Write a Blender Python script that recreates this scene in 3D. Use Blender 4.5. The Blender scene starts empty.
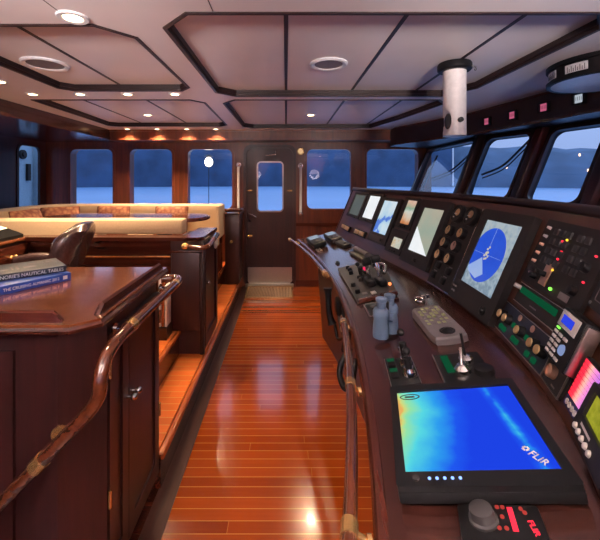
import bpy, bmesh, math, random
from mathutils import Matrix, Vector
from mathutils.geometry import tessellate_polygon
random.seed(7)
PI = math.pi
scn = bpy.context.scene
col = scn.collection
V = Vector

# ------------------------------------------------------------------ materials
def new_mat(name):
    m = bpy.data.materials.new(name); m.use_nodes = True
    nt = m.node_tree; nt.nodes.clear()
    out = nt.nodes.new('ShaderNodeOutputMaterial')
    return m, nt, out
def N(nt, typ, **kw):
    n = nt.nodes.new(typ)
    for k, v in kw.items():
        if k in n.inputs: n.inputs[k].default_value = v
        else: setattr(n, k, v)
    return n
def L(nt, a, b): nt.links.new(a, b)
def ramp(nt, fac, stops):
    r = nt.nodes.new('ShaderNodeValToRGB')
    e = r.color_ramp.elements
    while len(e) < len(stops): e.new(0.5)
    for el, (p, c) in zip(e, stops):
        el.position = p; el.color = (*c, 1)
    L(nt, fac, r.inputs['Fac'])
    return r.outputs['Color']
def plain(name, c, rough=.5, metal=0., coat=0., noise=.08, scale=40., bump=0., spec=.5):
    m, nt, out = new_mat(name)
    p = N(nt, 'ShaderNodeBsdfPrincipled')
    p.inputs['Roughness'].default_value = rough; p.inputs['Metallic'].default_value = metal
    p.inputs['Coat Weight'].default_value = coat; p.inputs['Coat Roughness'].default_value = .08; p.inputs['Specular IOR Level'].default_value = spec
    tc = N(nt, 'ShaderNodeTexCoord'); nz = N(nt, 'ShaderNodeTexNoise', Scale=scale, Detail=4.)
    L(nt, tc.outputs['Object'], nz.inputs['Vector'])
    lo = tuple(x * (1 - noise) for x in c); hi = tuple(min(1, x * (1 + noise)) for x in c)
    L(nt, ramp(nt, nz.outputs['Fac'], [(.3, lo), (.7, hi)]), p.inputs['Base Color'])
    if bump:
        b = N(nt, 'ShaderNodeBump', Strength=bump, Distance=.004); L(nt, nz.outputs['Fac'], b.inputs['Height'])
        L(nt, b.outputs['Normal'], p.inputs['Normal'])
    L(nt, p.outputs[0], out.inputs[0]); return m
def wood(name, lo, hi, rough=.25, coat=.5, axis=2, scale=14.):
    m, nt, out = new_mat(name)
    p = N(nt, 'ShaderNodeBsdfPrincipled'); p.inputs['Roughness'].default_value = rough
    p.inputs['Coat Weight'].default_value = coat; p.inputs['Coat Roughness'].default_value = .12
    tc = N(nt, 'ShaderNodeTexCoord'); mp = N(nt, 'ShaderNodeMapping')
    s = [scale] * 3; s[axis] = scale * .07; mp.inputs['Scale'].default_value = s
    nz = N(nt, 'ShaderNodeTexNoise', Scale=1.6, Detail=6., Roughness=.62, Distortion=.6)
    L(nt, tc.outputs['Object'], mp.inputs[0]); L(nt, mp.outputs[0], nz.inputs['Vector'])
    L(nt, ramp(nt, nz.outputs['Fac'], [(.32, lo), (.7, hi)]), p.inputs['Base Color'])
    L(nt, p.outputs[0], out.inputs[0]); return m
def planks(name, lo, hi, line, period, lw, rough, axis=1, off=0., joint=1.4):
    """strips running across `axis`, with thin pale caulk lines every `period` metres"""
    m, nt, out = new_mat(name)
    p = N(nt, 'ShaderNodeBsdfPrincipled'); p.inputs['Roughness'].default_value = rough
    p.inputs['Coat Weight'].default_value = .25; p.inputs['Coat Roughness'].default_value = .05
    tc = N(nt, 'ShaderNodeTexCoord'); sp = N(nt, 'ShaderNodeSeparateXYZ'); L(nt, tc.outputs['Object'], sp.inputs[0])
    def mth(op, a, b=None):
        n = nt.nodes.new('ShaderNodeMath'); n.operation = op
        for i, q in enumerate((a, b)):
            if q is None: continue
            if isinstance(q, (int, float)): n.inputs[i].default_value = q
            else: L(nt, q, n.inputs[i])
        return n.outputs[0]
    a = mth('DIVIDE', mth('ADD', sp.outputs[axis], off), period)
    fl = mth('FLOOR', a); fr = mth('FRACT', a)
    isl = mth('LESS_THAN', fr, lw / period)
    wn = N(nt, 'ShaderNodeTexWhiteNoise', noise_dimensions='1D'); L(nt, fl, wn.inputs['W'])
    oth = sp.outputs[1 - axis]
    sh = mth('ADD', mth('DIVIDE', oth, joint), mth('MULTIPLY', wn.outputs['Value'], 7.3))
    cell = mth('FLOOR', sh); jl = mth('MULTIPLY', mth('LESS_THAN', mth('FRACT', sh), .0012), .5)
    wn2 = N(nt, 'ShaderNodeTexWhiteNoise', noise_dimensions='2D')
    cb = N(nt, 'ShaderNodeCombineXYZ'); L(nt, fl, cb.inputs[0]); L(nt, cell, cb.inputs[1]); L(nt, cb.outputs[0], wn2.inputs['Vector'])
    mp = N(nt, 'ShaderNodeMapping'); s = [3., 3., 3.]; s[axis] = 60.; mp.inputs['Scale'].default_value = s
    nz = N(nt, 'ShaderNodeTexNoise', Scale=1., Detail=5., Roughness=.6); L(nt, tc.outputs['Object'], mp.inputs[0]); L(nt, mp.outputs[0], nz.inputs['Vector'])
    f = mth('ADD', mth('MULTIPLY', wn2.outputs['Value'], .55), mth('MULTIPLY', nz.outputs['Fac'], .45))
    c = ramp(nt, f, [(.15, lo), (.8, hi)])
    mx = nt.nodes.new('ShaderNodeMix'); mx.data_type = 'RGBA'
    L(nt, mth('MAXIMUM', isl, jl), mx.inputs[0]); L(nt, c, mx.inputs[6]); mx.inputs[7].default_value = (*line, 1)
    L(nt, mx.outputs[2], p.inputs['Base Color'])
    L(nt, p.outputs[0], out.inputs[0]); return m
def glow(name, c, s=1.):
    m, nt, out = new_mat(name)
    e = N(nt, 'ShaderNodeEmission', Strength=s); e.inputs['Color'].default_value = (*c, 1)
    L(nt, e.outputs[0], out.inputs[0]); return m
def screen(name, stops, s=1., scale=12., mix=(0, 1, 0), detail=3., amt=1., offs=.5, gscale=1.):
    """a lit display: colour follows a linear blend over the face plus noise"""
    m, nt, out = new_mat(name)
    tc = N(nt, 'ShaderNodeTexCoord'); sp = N(nt, 'ShaderNodeSeparateXYZ'); L(nt, tc.outputs['Object'], sp.inputs[0])
    nz = N(nt, 'ShaderNodeTexNoise', Scale=scale, Detail=detail); L(nt, tc.outputs['Object'], nz.inputs['Vector'])
    dt = N(nt, 'ShaderNodeVectorMath', operation='DOT_PRODUCT'); L(nt, tc.outputs['Object'], dt.inputs[0]); dt.inputs[1].default_value = [q * gscale for q in mix]
    a = nt.nodes.new('ShaderNodeMath'); a.operation = 'MULTIPLY_ADD'
    L(nt, nz.outputs['Fac'], a.inputs[0]); a.inputs[1].default_value = amt; a.inputs[2].default_value = offs - amt * .5
    b = nt.nodes.new('ShaderNodeMath'); b.operation = 'ADD'; L(nt, a.outputs[0], b.inputs[0]); L(nt, dt.outputs['Value'], b.inputs[1])
    c = ramp(nt, b.outputs[0], stops)
    e = N(nt, 'ShaderNodeEmission', Strength=s); L(nt, c, e.inputs['Color'])
    g = N(nt, 'ShaderNodeBsdfGlossy', Roughness=.15); g.inputs['Color'].default_value = (.03, .03, .03, 1)
    ad = N(nt, 'ShaderNodeAddShader'); L(nt, e.outputs[0], ad.inputs[0]); L(nt, g.outputs[0], ad.inputs[1])
    L(nt, ad.outputs[0], out.inputs[0]); return m
def glass():
    m, nt, out = new_mat('window_glass')
    t = N(nt, 'ShaderNodeBsdfTransparent'); t.inputs[0].default_value = (.93, .95, .98, 1)
    g = N(nt, 'ShaderNodeBsdfGlossy', Roughness=.02)
    lw = N(nt, 'ShaderNodeLayerWeight', Blend=.5); mx = N(nt, 'ShaderNodeMixShader')
    pw = N(nt, 'ShaderNodeMath', operation='POWER'); L(nt, lw.outputs['Facing'], pw.inputs[0]); pw.inputs[1].default_value = 4.
    ma = N(nt, 'ShaderNodeMath', operation='MULTIPLY_ADD'); L(nt, pw.outputs[0], ma.inputs[0]); ma.inputs[1].default_value = .45; ma.inputs[2].default_value = .025
    L(nt, ma.outputs[0], mx.inputs[0]); L(nt, t.outputs[0], mx.inputs[1]); L(nt, g.outputs[0], mx.inputs[2]); L(nt, mx.outputs[0], out.inputs[0]); return m

M = {}
M['mahog'] = wood('mahogany_upright', (.012, .0032, .0036), (.036, .0080, .0078), rough=.40, coat=.08)
M['mahogx'] = wood('mahogany_across', (.034, .0075, .0048), (.095, .021, .011), axis=0)
M['mahogy'] = wood('mahogany_lengthwise', (.034, .0075, .0048), (.095, .021, .011), axis=1)
M['redwood'] = wood('wall_cherry', (.07, .016, .007), (.18, .042, .015), rough=.34, coat=.15)
M['top'] = wood('table_veneer', (.12, .034, .014), (.26, .082, .030), rough=.18, coat=.8, axis=0, scale=9)
M['console'] = wood('console_veneer', (.030, .0095, .0075), (.062, .020, .015), rough=.22, coat=.4, axis=1, scale=12)
M['panelwood'] = wood('panel_veneer', (.045, .015, .010), (.095, .034, .021), rough=.32, coat=.25, axis=1, scale=12)
M['rail'] = wood('varnished_rail', (.07, .018, .008), (.15, .040, .015), rough=.14, coat=1., axis=1, scale=20)
M['floor'] = planks('teak_floor', (.185, .025, .003), (.32, .056, .007), (.46, .19, .045), .059, .0038, .16, joint=2.7)
M['tread'] = planks('teak_tread', (.50, .098, .016), (.70, .160, .030), (.62, .34, .14), .062, .005, .3, off=.02, joint=.9)
M['nose'] = wood('tread_nosing', (.34, .075, .018), (.46, .115, .03), rough=.25, axis=1)
M['ceil'] = plain('ceiling_panel_white', (.72, .66, .66), .42, noise=.02, scale=5)
M['trim'] = plain('dark_trim', (.022, .011, .011), .42, spec=.3)
M['screenwall'] = plain('dark_screen_wall', (.014, .009, .010), .55, spec=.2)
M['blackp'] = plain('black_plastic', (.007, .007, .008), .45, spec=.22)
M['bezel'] = plain('charcoal_bezel', (.017, .015, .015), .5, spec=.22)
M['greyp'] = plain('grey_plastic', (.16, .14, .15), .5)
M['darkgrey'] = plain('dark_grey_plastic', (.036, .034, .036), .5, spec=.25)
M['navy'] = plain('navy_plate', (.012, .016, .03), .4)
M['chrome'] = plain('chrome', (.8, .78, .76), .14, 1.)
M['steel'] = plain('brushed_steel', (.55, .50, .46), .35, 1., scale=120)
M['brass'] = plain('brass', (.80, .50, .20), .25, .75)
M['gold'] = plain('gold_face', (.72, .50, .24), .35, .6)
M['copper'] = plain('copper_knob', (.70, .42, .30), .3, .7)
M['whitep'] = plain('white_plastic', (.66, .62, .61), .3)
M['whitem'] = plain('white_metal', (.70, .70, .72), .35)
M['paper'] = plain('paper', (.78, .74, .68), .8)
M['cream'] = plain('cream_upholstery', (.54, .39, .25), .75, noise=.05, scale=90, bump=.15)
M['leather'] = plain('brown_leather', (.065, .036, .036), .26, coat=.5, noise=.2, scale=60, bump=.2)
M['blue'] = plain('blue_book_cover', (.012, .055, .32), .35)
M['ink'] = plain('dark_book_cover', (.016, .022, .04), .35)
M['rubber'] = plain('blue_grey_rubber', (.12, .19, .30), .45)
M['hull'] = plain('painted_bulkhead', (.30, .42, .50), .5)
M['green'] = plain('green_key', (.01, .22, .10), .4)
M['wht'] = plain('white_lettering', (.85, .85, .85), .5)
M['glass'] = glass()
def pillow_mat():
    m, nt, out = new_mat('pillow_cloth')
    p = N(nt, 'ShaderNodeBsdfPrincipled'); p.inputs['Roughness'].default_value = .8
    tc = N(nt, 'ShaderNodeTexCoord'); w = N(nt, 'ShaderNodeTexVoronoi', Scale=22.); L(nt, tc.outputs['Object'], w.inputs['Vector'])
    L(nt, ramp(nt, w.outputs['Distance'], [(.15, (.46, .21, .10)), (.45, (.34, .13, .065)), (.7, (.24, .075, .045))]), p.inputs['Base Color'])
    L(nt, p.outputs[0], out.inputs[0]); return m
M['pillow'] = pillow_mat()
M['lamp'] = glow('lamp_lens', (1., .72, .38), 14.)
M['redled'] = glow('red_led', (1., .03, .06), 1.6)
M['greenled'] = glow('green_led', (.25, 1., .1), 1.6)
M['yelled'] = glow('yellow_led', (1., .62, .05), 1.6)
M['blueled'] = glow('blue_led', (.25, .4, 1.), 2.)
M['pinklit'] = glow('pink_backlight', (.80, .16, .30), .6)
M['whitelit'] = glow('white_backlight', (.75, .85, .95), .55)
M['warmkey'] = glow('warm_key_light', (.85, .75, .55), .35)
M['greenkey'] = glow('green_key_light', (.015, .28, .11), .24)
M['town'] = glow('town_light', (1., .62, .42), 3.)

# ------------------------------------------------------------------ geometry
class B:
    def __init__(s): s.bm = bmesh.new()
    def _x(s, vs, Mx):
        if Mx is not None: bmesh.ops.transform(s.bm, matrix=Mx, verts=vs)
        return vs
    def box(s, x0, x1, y0, y1, z0, z1, Mx=None, bev=0., seg=2):
        c = V(((x0 + x1) / 2, (y0 + y1) / 2, (z0 + z1) / 2))
        r = bmesh.ops.create_cube(s.bm, size=1., matrix=Matrix.Translation(c) @ Matrix.Diagonal((abs(x1 - x0), abs(y1 - y0), abs(z1 - z0), 1)))
        vs = r['verts']
        if bev:
            es = list({e for v in vs for e in v.link_edges})
            before = set(s.bm.verts) - set(vs)
            bmesh.ops.bevel(s.bm, geom=es, offset=min(bev, .49 * min(abs(x1 - x0), abs(y1 - y0), abs(z1 - z0))), segments=seg, profile=.5, affect='EDGES')
            vs = [v for v in s.bm.verts if v not in before]
        s._x(vs, Mx); return s
    def cyl(s, p0, p1, r0, r1=None, n=20, Mx=None):
        p0, p1 = V(p0), V(p1); r1 = r0 if r1 is None else r1
        d = p1 - p0; q = d.to_track_quat('Z', 'Y').to_matrix().to_4x4()
        r = bmesh.ops.create_cone(s.bm, cap_ends=True, segments=n, radius1=max(r0, 1e-5), radius2=max(r1, 1e-5), depth=d.length, matrix=Matrix.Translation((p0 + p1) / 2) @ q)
        s._x(r['verts'], Mx); return s
    def sph(s, c, r, sc=(1, 1, 1), n=16, Mx=None):
        q = bmesh.ops.create_uvsphere(s.bm, u_segments=n, v_segments=max(6, n // 2), radius=r, matrix=Matrix.Translation(V(c)) @ Matrix.Diagonal((*sc, 1)))
        s._x(q['verts'], Mx); return s
    def loft(s, rings, closed=True, caps=True, Mx=None):
        R = [[s.bm.verts.new(V(p)) for p in r] for r in rings]
        n = len(R[0])
        for a, b in zip(R, R[1:]):
            for i in range(n if closed else n - 1):
                j = (i + 1) % n
                try: s.bm.faces.new((a[i], a[j], b[j], b[i]))
                except ValueError: pass
        if caps and closed:
            s.bm.faces.new(R[0][::-1]); s.bm.faces.new(R[-1])
        s._x([v for r in R for v in r], Mx); return s
    def lathe(s, prof, n=28, Mx=None):
        rings = [[(r * math.cos(2 * PI * k / n), r * math.sin(2 * PI * k / n), z) for k in range(n)] for r, z in [(max(r, 1e-4), z) for r, z in prof]]
        return s.loft(rings, Mx=Mx)
    def tube(s, pts, r, n=12, sm=6, Mx=None):
        P = catmull(pts, sm) if sm > 1 and len(pts) > 2 else [V(p) for p in pts]
        rings = []; up = None
        for i, p in enumerate(P):
            t = (P[min(i + 1, len(P) - 1)] - P[max(i - 1, 0)]).normalized()
            if up is None: up = t.orthogonal().normalized()
            up = (up - t * up.dot(t)).normalized(); w = t.cross(up)
            rr = r(i / (len(P) - 1)) if callable(r) else r
            rings.append([p + up * (rr * math.cos(2 * PI * k / n)) + w * (rr * math.sin(2 * PI * k / n)) for k in range(n)])
        return s.loft(rings, Mx=Mx)
    def sweep(s, path, prof, Mx=None):
        """profile (a, b): a to the left of the path in plan, b upward"""
        P = [V(p) for p in path]; rings = []
        for i, p in enumerate(P):
            d0 = (P[i] - P[i - 1]) if i else (P[1] - P[0]); d1 = (P[i + 1] - P[i]) if i < len(P) - 1 else d0
            d0 = V((d0.x, d0.y, 0)).normalized(); d1 = V((d1.x, d1.y, 0)).normalized()
            t = (d0 + d1).normalized(); nrm = V((-t.y, t.x, 0)); k = 1 / max(.4, t.dot(d1))
            rings.append([p + nrm * (a * k) + V((0, 0, b)) for a, b in prof])
        return s.loft(rings, Mx=Mx)
    def prism(s, poly, z0, z1, Mx=None):
        return s.loft([[(x, y, z0) for x, y in poly], [(x, y, z1) for x, y in poly]], Mx=Mx)
    def plate(s, outer, holes, th, Mx=None):
        """flat sheet with cut-outs; its face at z=0, its thickness towards -z"""
        t = bmesh.new()
        def sa(lp): return sum(lp[i - 1][0] * lp[i][1] - lp[i][0] * lp[i - 1][1] for i in range(len(lp)))
        lps = [list(outer) if sa(outer) > 0 else list(outer)[::-1]] + [list(h) if sa(h) < 0 else list(h)[::-1] for h in holes]
        vs = [t.verts.new((x, y, 0)) for lp in lps for x, y in lp]
        for tri in tessellate_polygon([[V((x, y, 0)) for x, y in lp] for lp in lps]):
            try: t.faces.new([vs[i] for i in tri])
            except ValueError: pass
        bmesh.ops.recalc_face_normals(t, faces=t.faces[:]); t.normal_update()
        for f in t.faces:
            if f.normal.z < 0: f.normal_flip()
        r = bmesh.ops.extrude_face_region(t, geom=t.faces[:])
        bmesh.ops.translate(t, verts=[v for v in r['geom'] if isinstance(v, bmesh.types.BMVert)], vec=(0, 0, -th))
        bmesh.ops.recalc_face_normals(t, faces=t.faces[:])
        me = bpy.data.meshes.new('tmp'); t.to_mesh(me); t.free()
        k = len(s.bm.verts); s.bm.from_mesh(me); bpy.data.meshes.remove(me)
        s.bm.verts.ensure_lookup_table(); s._x(s.bm.verts[k:], Mx); return s
def catmull(pts, n):
    P = [V(p) for p in pts]; out = []
    for i in range(len(P) - 1):
        a, b, c, d = P[max(i - 1, 0)], P[i], P[i + 1], P[min(i + 2, len(P) - 1)]
        for k in range(n):
            t = k / n
            out.append(.5 * ((2 * b) + (c - a) * t + (2 * a - 5 * b + 4 * c - d) * t * t + (3 * b - a - 3 * c + d) * t ** 3))
    return out + [P[-1]]
def rr(x0, x1, y0, y1, r, n=6):
    o = []
    for cx, cy, a0 in ((x1 - r, y1 - r, 0), (x0 + r, y1 - r, 90), (x0 + r, y0 + r, 180), (x1 - r, y0 + r, 270)):
        for k in range(n + 1):
            a = math.radians(a0 + 90 * k / n); o.append((cx + r * math.cos(a), cy + r * math.sin(a)))
    return o
def inset(poly, d):
    """offset a counter-clockwise polygon inward by d (outward when negative)"""
    n = len(poly); o = []
    for i in range(n):
        a, b, c = V(poly[i - 1]), V(poly[i]), V(poly[(i + 1) % n])
        e0, e1 = (b - a).normalized(), (c - b).normalized()
        n0, n1 = V((-e0.y, e0.x)), V((-e1.y, e1.x)); m = (n0 + n1).normalized()
        q = b + m * (d / max(.3, m.dot(n0))); o.append((q.x, q.y))
    return o
def fin(name, b, mat):
    bm = b.bm
    bmesh.ops.recalc_face_normals(bm, faces=bm.faces[:])
    for f in bm.faces: f.smooth = True
    for e in bm.edges:
        e.smooth = not (len(e.link_faces) != 2 or e.calc_face_angle(0) > math.radians(34))
    me = bpy.data.meshes.new(name); bm.to_mesh(me); bm.free()
    me.materials.append(M[mat] if isinstance(mat, str) else mat)
    o = bpy.data.objects.new(name, me); col.objects.link(o); return o
WM = {}
def obj(name, b, mat, parent=None, Mx=None, world=False):
    """link a shape; Mx places it in its parent's frame; world=True means its shape is already in room coordinates"""
    o = fin(name, b, mat)
    pm = WM.get(parent.name, Matrix()) if parent else Matrix()
    if parent: o.parent = parent
    loc = pm.inverted() if world else (Mx or Matrix())
    if world and parent:
        o.data.transform(loc); loc = Matrix()
    o.matrix_basis = loc; WM[o.name] = pm @ loc
    return o
def thing(name, label, cat, loc=(0, 0, 0), group=None, Mx=None):
    o = bpy.data.objects.new(name, None); o.empty_display_size = .05; col.objects.link(o)
    m = Mx if Mx is not None else Matrix.Translation(V(loc))
    o.matrix_basis = m; WM[o.name] = m.copy(); return tag(o, label, cat, group)
def tag(o, label, cat, group=None):
    o['label'] = label; o['category'] = cat
    if group: o['group'] = group
    return o
def solo(name, b, mat, label, cat, group=None, loc=None):
    """a thing of one mesh, given in room coordinates"""
    o = fin(name, b, mat)
    vs = [v.co for v in o.data.vertices]
    c = V(loc) if loc else V(((min(v.x for v in vs) + max(v.x for v in vs)) / 2, (min(v.y for v in vs) + max(v.y for v in vs)) / 2, min(v.z for v in vs)))
    o.data.transform(Matrix.Translation(-c)); o.location = c; WM[o.name] = Matrix.Translation(c)
    return tag(o, label, cat, group)
def struct(name, b, mat, parent=None, Mx=None):
    o = obj(name, b, mat, parent, Mx)
    if parent is None: o['kind'] = 'structure'
    return o
def text(name, s, size, mat, parent, Mx, depth=.0006, align='CENTER', bold=0., fit=None):
    c = bpy.data.curves.new(name, 'FONT'); c.body = s; c.size = size; c.extrude = depth; c.align_x = align; c.align_y = 'CENTER'; c.offset = bold
    t = bpy.data.objects.new(name, c); col.objects.link(t)
    me = bpy.data.meshes.new_from_object(t.evaluated_get(bpy.context.evaluated_depsgraph_get()))
    bpy.data.objects.remove(t); bpy.data.curves.remove(c); me.materials.clear(); me.materials.append(M[mat] if isinstance(mat, str) else mat)
    if fit:
        xs = [v.co.x for v in me.vertices]; ys = [v.co.y for v in me.vertices]
        w, h = max(xs) - min(xs), max(ys) - min(ys)
        me.transform(Matrix.Diagonal((fit[0] / w, fit[1] / h, 1, 1)) @ Matrix.Translation((-(max(xs) + min(xs)) / 2, -(max(ys) + min(ys)) / 2, 0)))
    o = bpy.data.objects.new(name, me); col.objects.link(o); o.parent = parent; o.matrix_basis = Mx; return o
def T(x, y, z): return Matrix.Translation((x, y, z))
def RZ(a): return Matrix.Rotation(math.radians(a), 4, 'Z')
def RX(a): return Matrix.Rotation(math.radians(a), 4, 'X')
def RY(a): return Matrix.Rotation(math.radians(a), 4, 'Y')
def frame(o, x, y, z):
    m = Matrix((x, y, z)).transposed().to_4x4(); m.translation = o; return m
def dup(o, parent=None):
    c = o.copy(); col.objects.link(c)
    if parent: c.parent = parent
    for ch in list(o.children): dup(ch, c)
    return c

EYE = 1.51
CZ, RZC = 2.18, 2.222          # ceiling plane, recessed panel plane
YB, XL, YR = 5.10, -3.40, -1.20
# ================================================================== SHELL
struct('floor', B().box(-.525, 2.4, YR, YB, -.08, 0), 'floor')
M['margin'] = wood('matte_margin', (.030, .008, .006), (.065, .018, .011), rough=.6, coat=0., axis=1)
struct('trim_1', B().box(-.62, -.525, YR, YB, -.08, .004), 'margin')
# raised platform with two steps
st = struct('step_lower', B().box(-.82, -.612, 1.76, 4.62, 0, .165), 'mahogy')
obj('tread', B().box(-.83, -.632, 1.76, 4.62, .165, .172), 'tread', st)
obj('nosing', B().box(-.632, -.596, 1.76, 4.62, .135, .174, bev=.012, seg=3), 'nose', st)
st = struct('step_upper', B().box(XL, -.82, 1.2, YB, 0, .345), 'mahogy')
obj('tread', B().box(XL, -.84, 1.2, YB, .345, .352), 'tread', st)
obj('nosing', B().box(-.84, -.806, 1.76, 4.62, .32, .354, bev=.012, seg=3), 'nose', st)
struct('floor_stairwell', B().box(XL, -.62, YR, YB, -.08, 0), 'mahogx')

def octs():
    o1 = [(-.40, 1.44), (1.27, 1.44), (1.39, 1.58), (1.39, 2.62), (1.24, 2.87), (-.40, 2.87), (-.535, 2.75), (-.535, 1.58)]
    o2 = [(-.43, 3.0), (1.28, 3.0), (1.386, 3.15), (1.25, 3.95), (1.08, 4.60), (-.42, 4.62), (-.535, 4.50), (-.545, 3.14)]
    o3 = [(-1.66, 1.55), (-.83, 1.55), (-.70, 1.69), (-.70, 2.60), (-.78, 2.70), (-1.58, 2.70), (-1.66, 2.62)]
    o4 = [(-2.12, 3.0), (-.80, 3.0), (-.70, 3.12), (-.72, 4.38), (-.82, 4.48), (-2.08, 4.48), (-2.18, 4.40)]
    o5 = [(-.40, -.75), (1.39, -.75), (1.39, 1.06), (1.27, 1.18), (-.40, 1.18), (-.535, 1.06), (-.535, -.65)]
    o6 = [(-1.66, -.75), (-.70, -.75), (-.70, 1.07), (-.83, 1.20), (-1.66, 1.20)]
    return [o1, o2, o3, o4, o5, o6]
O = octs()
HDR = [(2.1, YR), (2.1, 2.0), (1.987, 2.74), (1.84, 3.6), (1.39, 4.58), (1.39, 4.8)]
cl = struct('ceiling', B().plate([(-2.35, YR)] + HDR + [(-2.35, 4.8)], O, -.03, T(0, 0, CZ)), 'ceil')
SE = [[(0.0, 0), (.52, 0), (1.03, 0)], [(0.0, 0), (.52, 0), (1.03, 0)], [(-1.24, 0)], [(-1.80, 0), (-1.24, 0)], [(0, 0), (.52, 0), (1.03, 0)], [(-1.24, 0)]]
for k, o in enumerate(O):
    struct('trim_%d' % (k + 2), B().plate(inset(o, -.006), [inset(o, .012)], .050, T(0, 0, RZC + .002)).plate(inset(o, .010), [inset(o, .020)], .030, T(0, 0, RZC + .002)), 'trim')
    t = obj('recess_panel', B().prism(inset(o, -.02), RZC, RZC + .02), 'ceil', cl)
    y0, y1 = min(p[1] for p in o), max(p[1] for p in o)
    for x, _ in SE[k]: obj('seam', B().box(x - .010, x + .010, y0 + .02, y1 - .02, RZC - .003, RZC + .004), 'trim', cl)
struct('ceiling_deckhead', B().box(XL - .1, 2.5, YR - .1, YB + .1, RZC + .03, RZC + .09), 'mahogx')
obj('seam', B().box(-.292, -.288, 1.19, 1.43, CZ - .001, CZ + .004), 'trim', cl)
obj('seam', B().box(-.905, -.901, 1.21, 1.54, CZ - .001, CZ + .004), 'trim', cl)
# valances and header
struct('trim_8', B().box(XL, -2.35, YR, YB, 2.045, RZC).box(-2.37, -2.335, YR, 4.8, 2.045, 2.075), 'mahogy')
struct('trim_9', B().box(-2.35, 2.0, 4.8, YB, 2.04, RZC).box(-2.35, 1.39, 4.78, 4.80, 2.04, 2.065).box(-2.35, 1.39, 4.785, 4.80, 2.155, 2.18), 'redwood')
WT = [(2.00, 5.1), (1.98, 3.63), (2.20, 3.05), (2.33, 2.46), (2.40, 1.75), (2.43, 1.02), (2.43, .34), (2.43, -.40), (2.43, YR)]   # windscreen line at its head
hp = HDR + [(1.45, 4.8)] + [(x + .03, y) for x, y in WT]
struct('trim_10', B().prism(hp, 1.955, RZC), 'trim')
struct('trim_11', B().sweep([(x, y, 1.955) for x, y in HDR[:5]], [(-.006, 0), (.012, 0), (.012, .02), (-.006, .02)]).sweep([(x, y, CZ - .018) for x, y in HDR[:5]], [(-.006, 0), (.012, 0), (.012, .018), (-.006, .018)]), 'mahogy')

# ---- back wall: plan (x, z) on the plane y = YB
MB_ = frame(V((0, YB, 0)), V((1, 0, 0)), V((0, 0, 1)), V((0, -1, 0)))
WIN = [(-3.06, -2.44), (-2.22, -1.60), (-1.40, -.75), (.285, .93), (1.13, 1.88)]
ZB, ZT = 1.09, 1.955
holes = [rr(a, b, ZB, ZT, .09) for a, b in WIN] + [rr(-.56, .10, .03, 1.965, .10)]
struct('wall_back', B().plate([(XL - .1, -.08), (2.06, -.08), (2.06, RZC), (XL - .1, RZC)], holes, .16, MB_), 'redwood')
def window(k, poly, Mx, mat='mahog', rim=.022, proud=.012, depth=.10, glz=-.06):
    w = struct('window_%d' % k, B().plate(inset(poly, -rim), [inset(poly, .012)], depth, Mx @ T(0, 0, proud)), mat)
    obj('glass_pane', B().plate(inset(poly, .006), [], .006, Mx @ T(0, 0, glz)), 'glass', w)
    return w
for k, (a, b) in enumerate(WIN): window(k + 1, rr(a, b, ZB, ZT, .09), MB_, 'redwood')
# door
dpoly = rr(-.575, .115, .02, 1.98, .09)
dh = rr(-.405, -.045, 1.065, 1.765, .05)
dr = struct('door_1', B().plate(dpoly, [dh], .05, MB_ @ T(0, 0, -.02)), 'mahog')
obj('door_frame', B().plate(rr(-.60, .14, 0, 2.01, .11), [rr(-.56, .10, .03, 1.965, .10)], .05, MB_ @ T(0, 0, .02)), 'mahog', dr)
obj('window_frame', B().plate(inset(dh, -.012), [inset(dh, .008)], .02, MB_ @ T(0, 0, -.012)), 'steel', dr)
obj('glass_pane', B().plate(inset(dh, -.002), [], .006, MB_ @ T(0, 0, -.04)), 'glass', dr)
obj('kick_plate', B().plate(rr(-.545, .085, .05, .27, .01), [], .004, MB_ @ T(0, 0, -.014)), 'steel', dr)
obj('sill', B().box(-.57, .11, YB - .05, YB + .02, .0, .05, bev=.008), 'steel', dr)
h = B(); h.cyl((-.515, YB + .02, 1.03), (-.515, YB - .04, 1.03), .018).tube([(-.515, YB - .035, 1.03), (-.48, YB - .04, 1.02), (-.42, YB - .04, .985)], .010).cyl((-.515, YB + .02, .93), (-.515, YB + .005, .93), .016)
obj('door_handle', h, 'chrome', dr)
for z, x in ((1.36, -.51), (1.36, .05), (.72, -.51)):
    obj('door_catch', B().cyl((x, YB + .02, z), (x, YB - .02, z), .016).cyl((x - .035, YB - .015, z), (x + .035, YB - .015, z), .009, .014), 'brass', dr)
obj('door_closer', B().cyl((-.02 - .13, YB - .0, 1.87), (-.02 - .27, YB - .0, 1.86), .007).sph((-.15, YB - .005, 1.875), .018).cyl((-.15, YB, 1.87), (-.15, YB, 1.92), .006), 'chrome', dr)
struct('baseboard_back', B().box(.14, 1.6, YB - .02, YB, 0, .09).box(.14, 1.6, YB - .018, YB, .86, .90), 'mahogx')

# ---- left wall: plan (y, z) on the plane x = XL
ML_ = frame(V((XL, 0, 0)), V((0, 1, 0)), V((0, 0, 1)), V((1, 0, 0)))
ML_ = frame(V((XL, 0, 0)), V((0, -1, 0)), V((0, 0, 1)), V((-1, 0, 0)))
ML_ = Matrix(((0, 0, 1, XL), (1, 0, 0, 0), (0, 1, 0, 0), (0, 0, 0, 1)))
LW = [(4.56, 4.97), (3.1, 3.8), (1.9, 2.6)]
lz = [rr(a, b, 1.05, 1.97, .09) for a, b in LW]
struct('wall_left', B().plate([(YR - .1, -.08), (YB + .1, -.08), (YB + .1, RZC), (YR - .1, RZC)], lz, .03, ML_), 'mahog')
for k, p in enumerate(lz): window(6 + k, p, ML_, 'mahog', depth=.03, glz=-.02)
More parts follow.
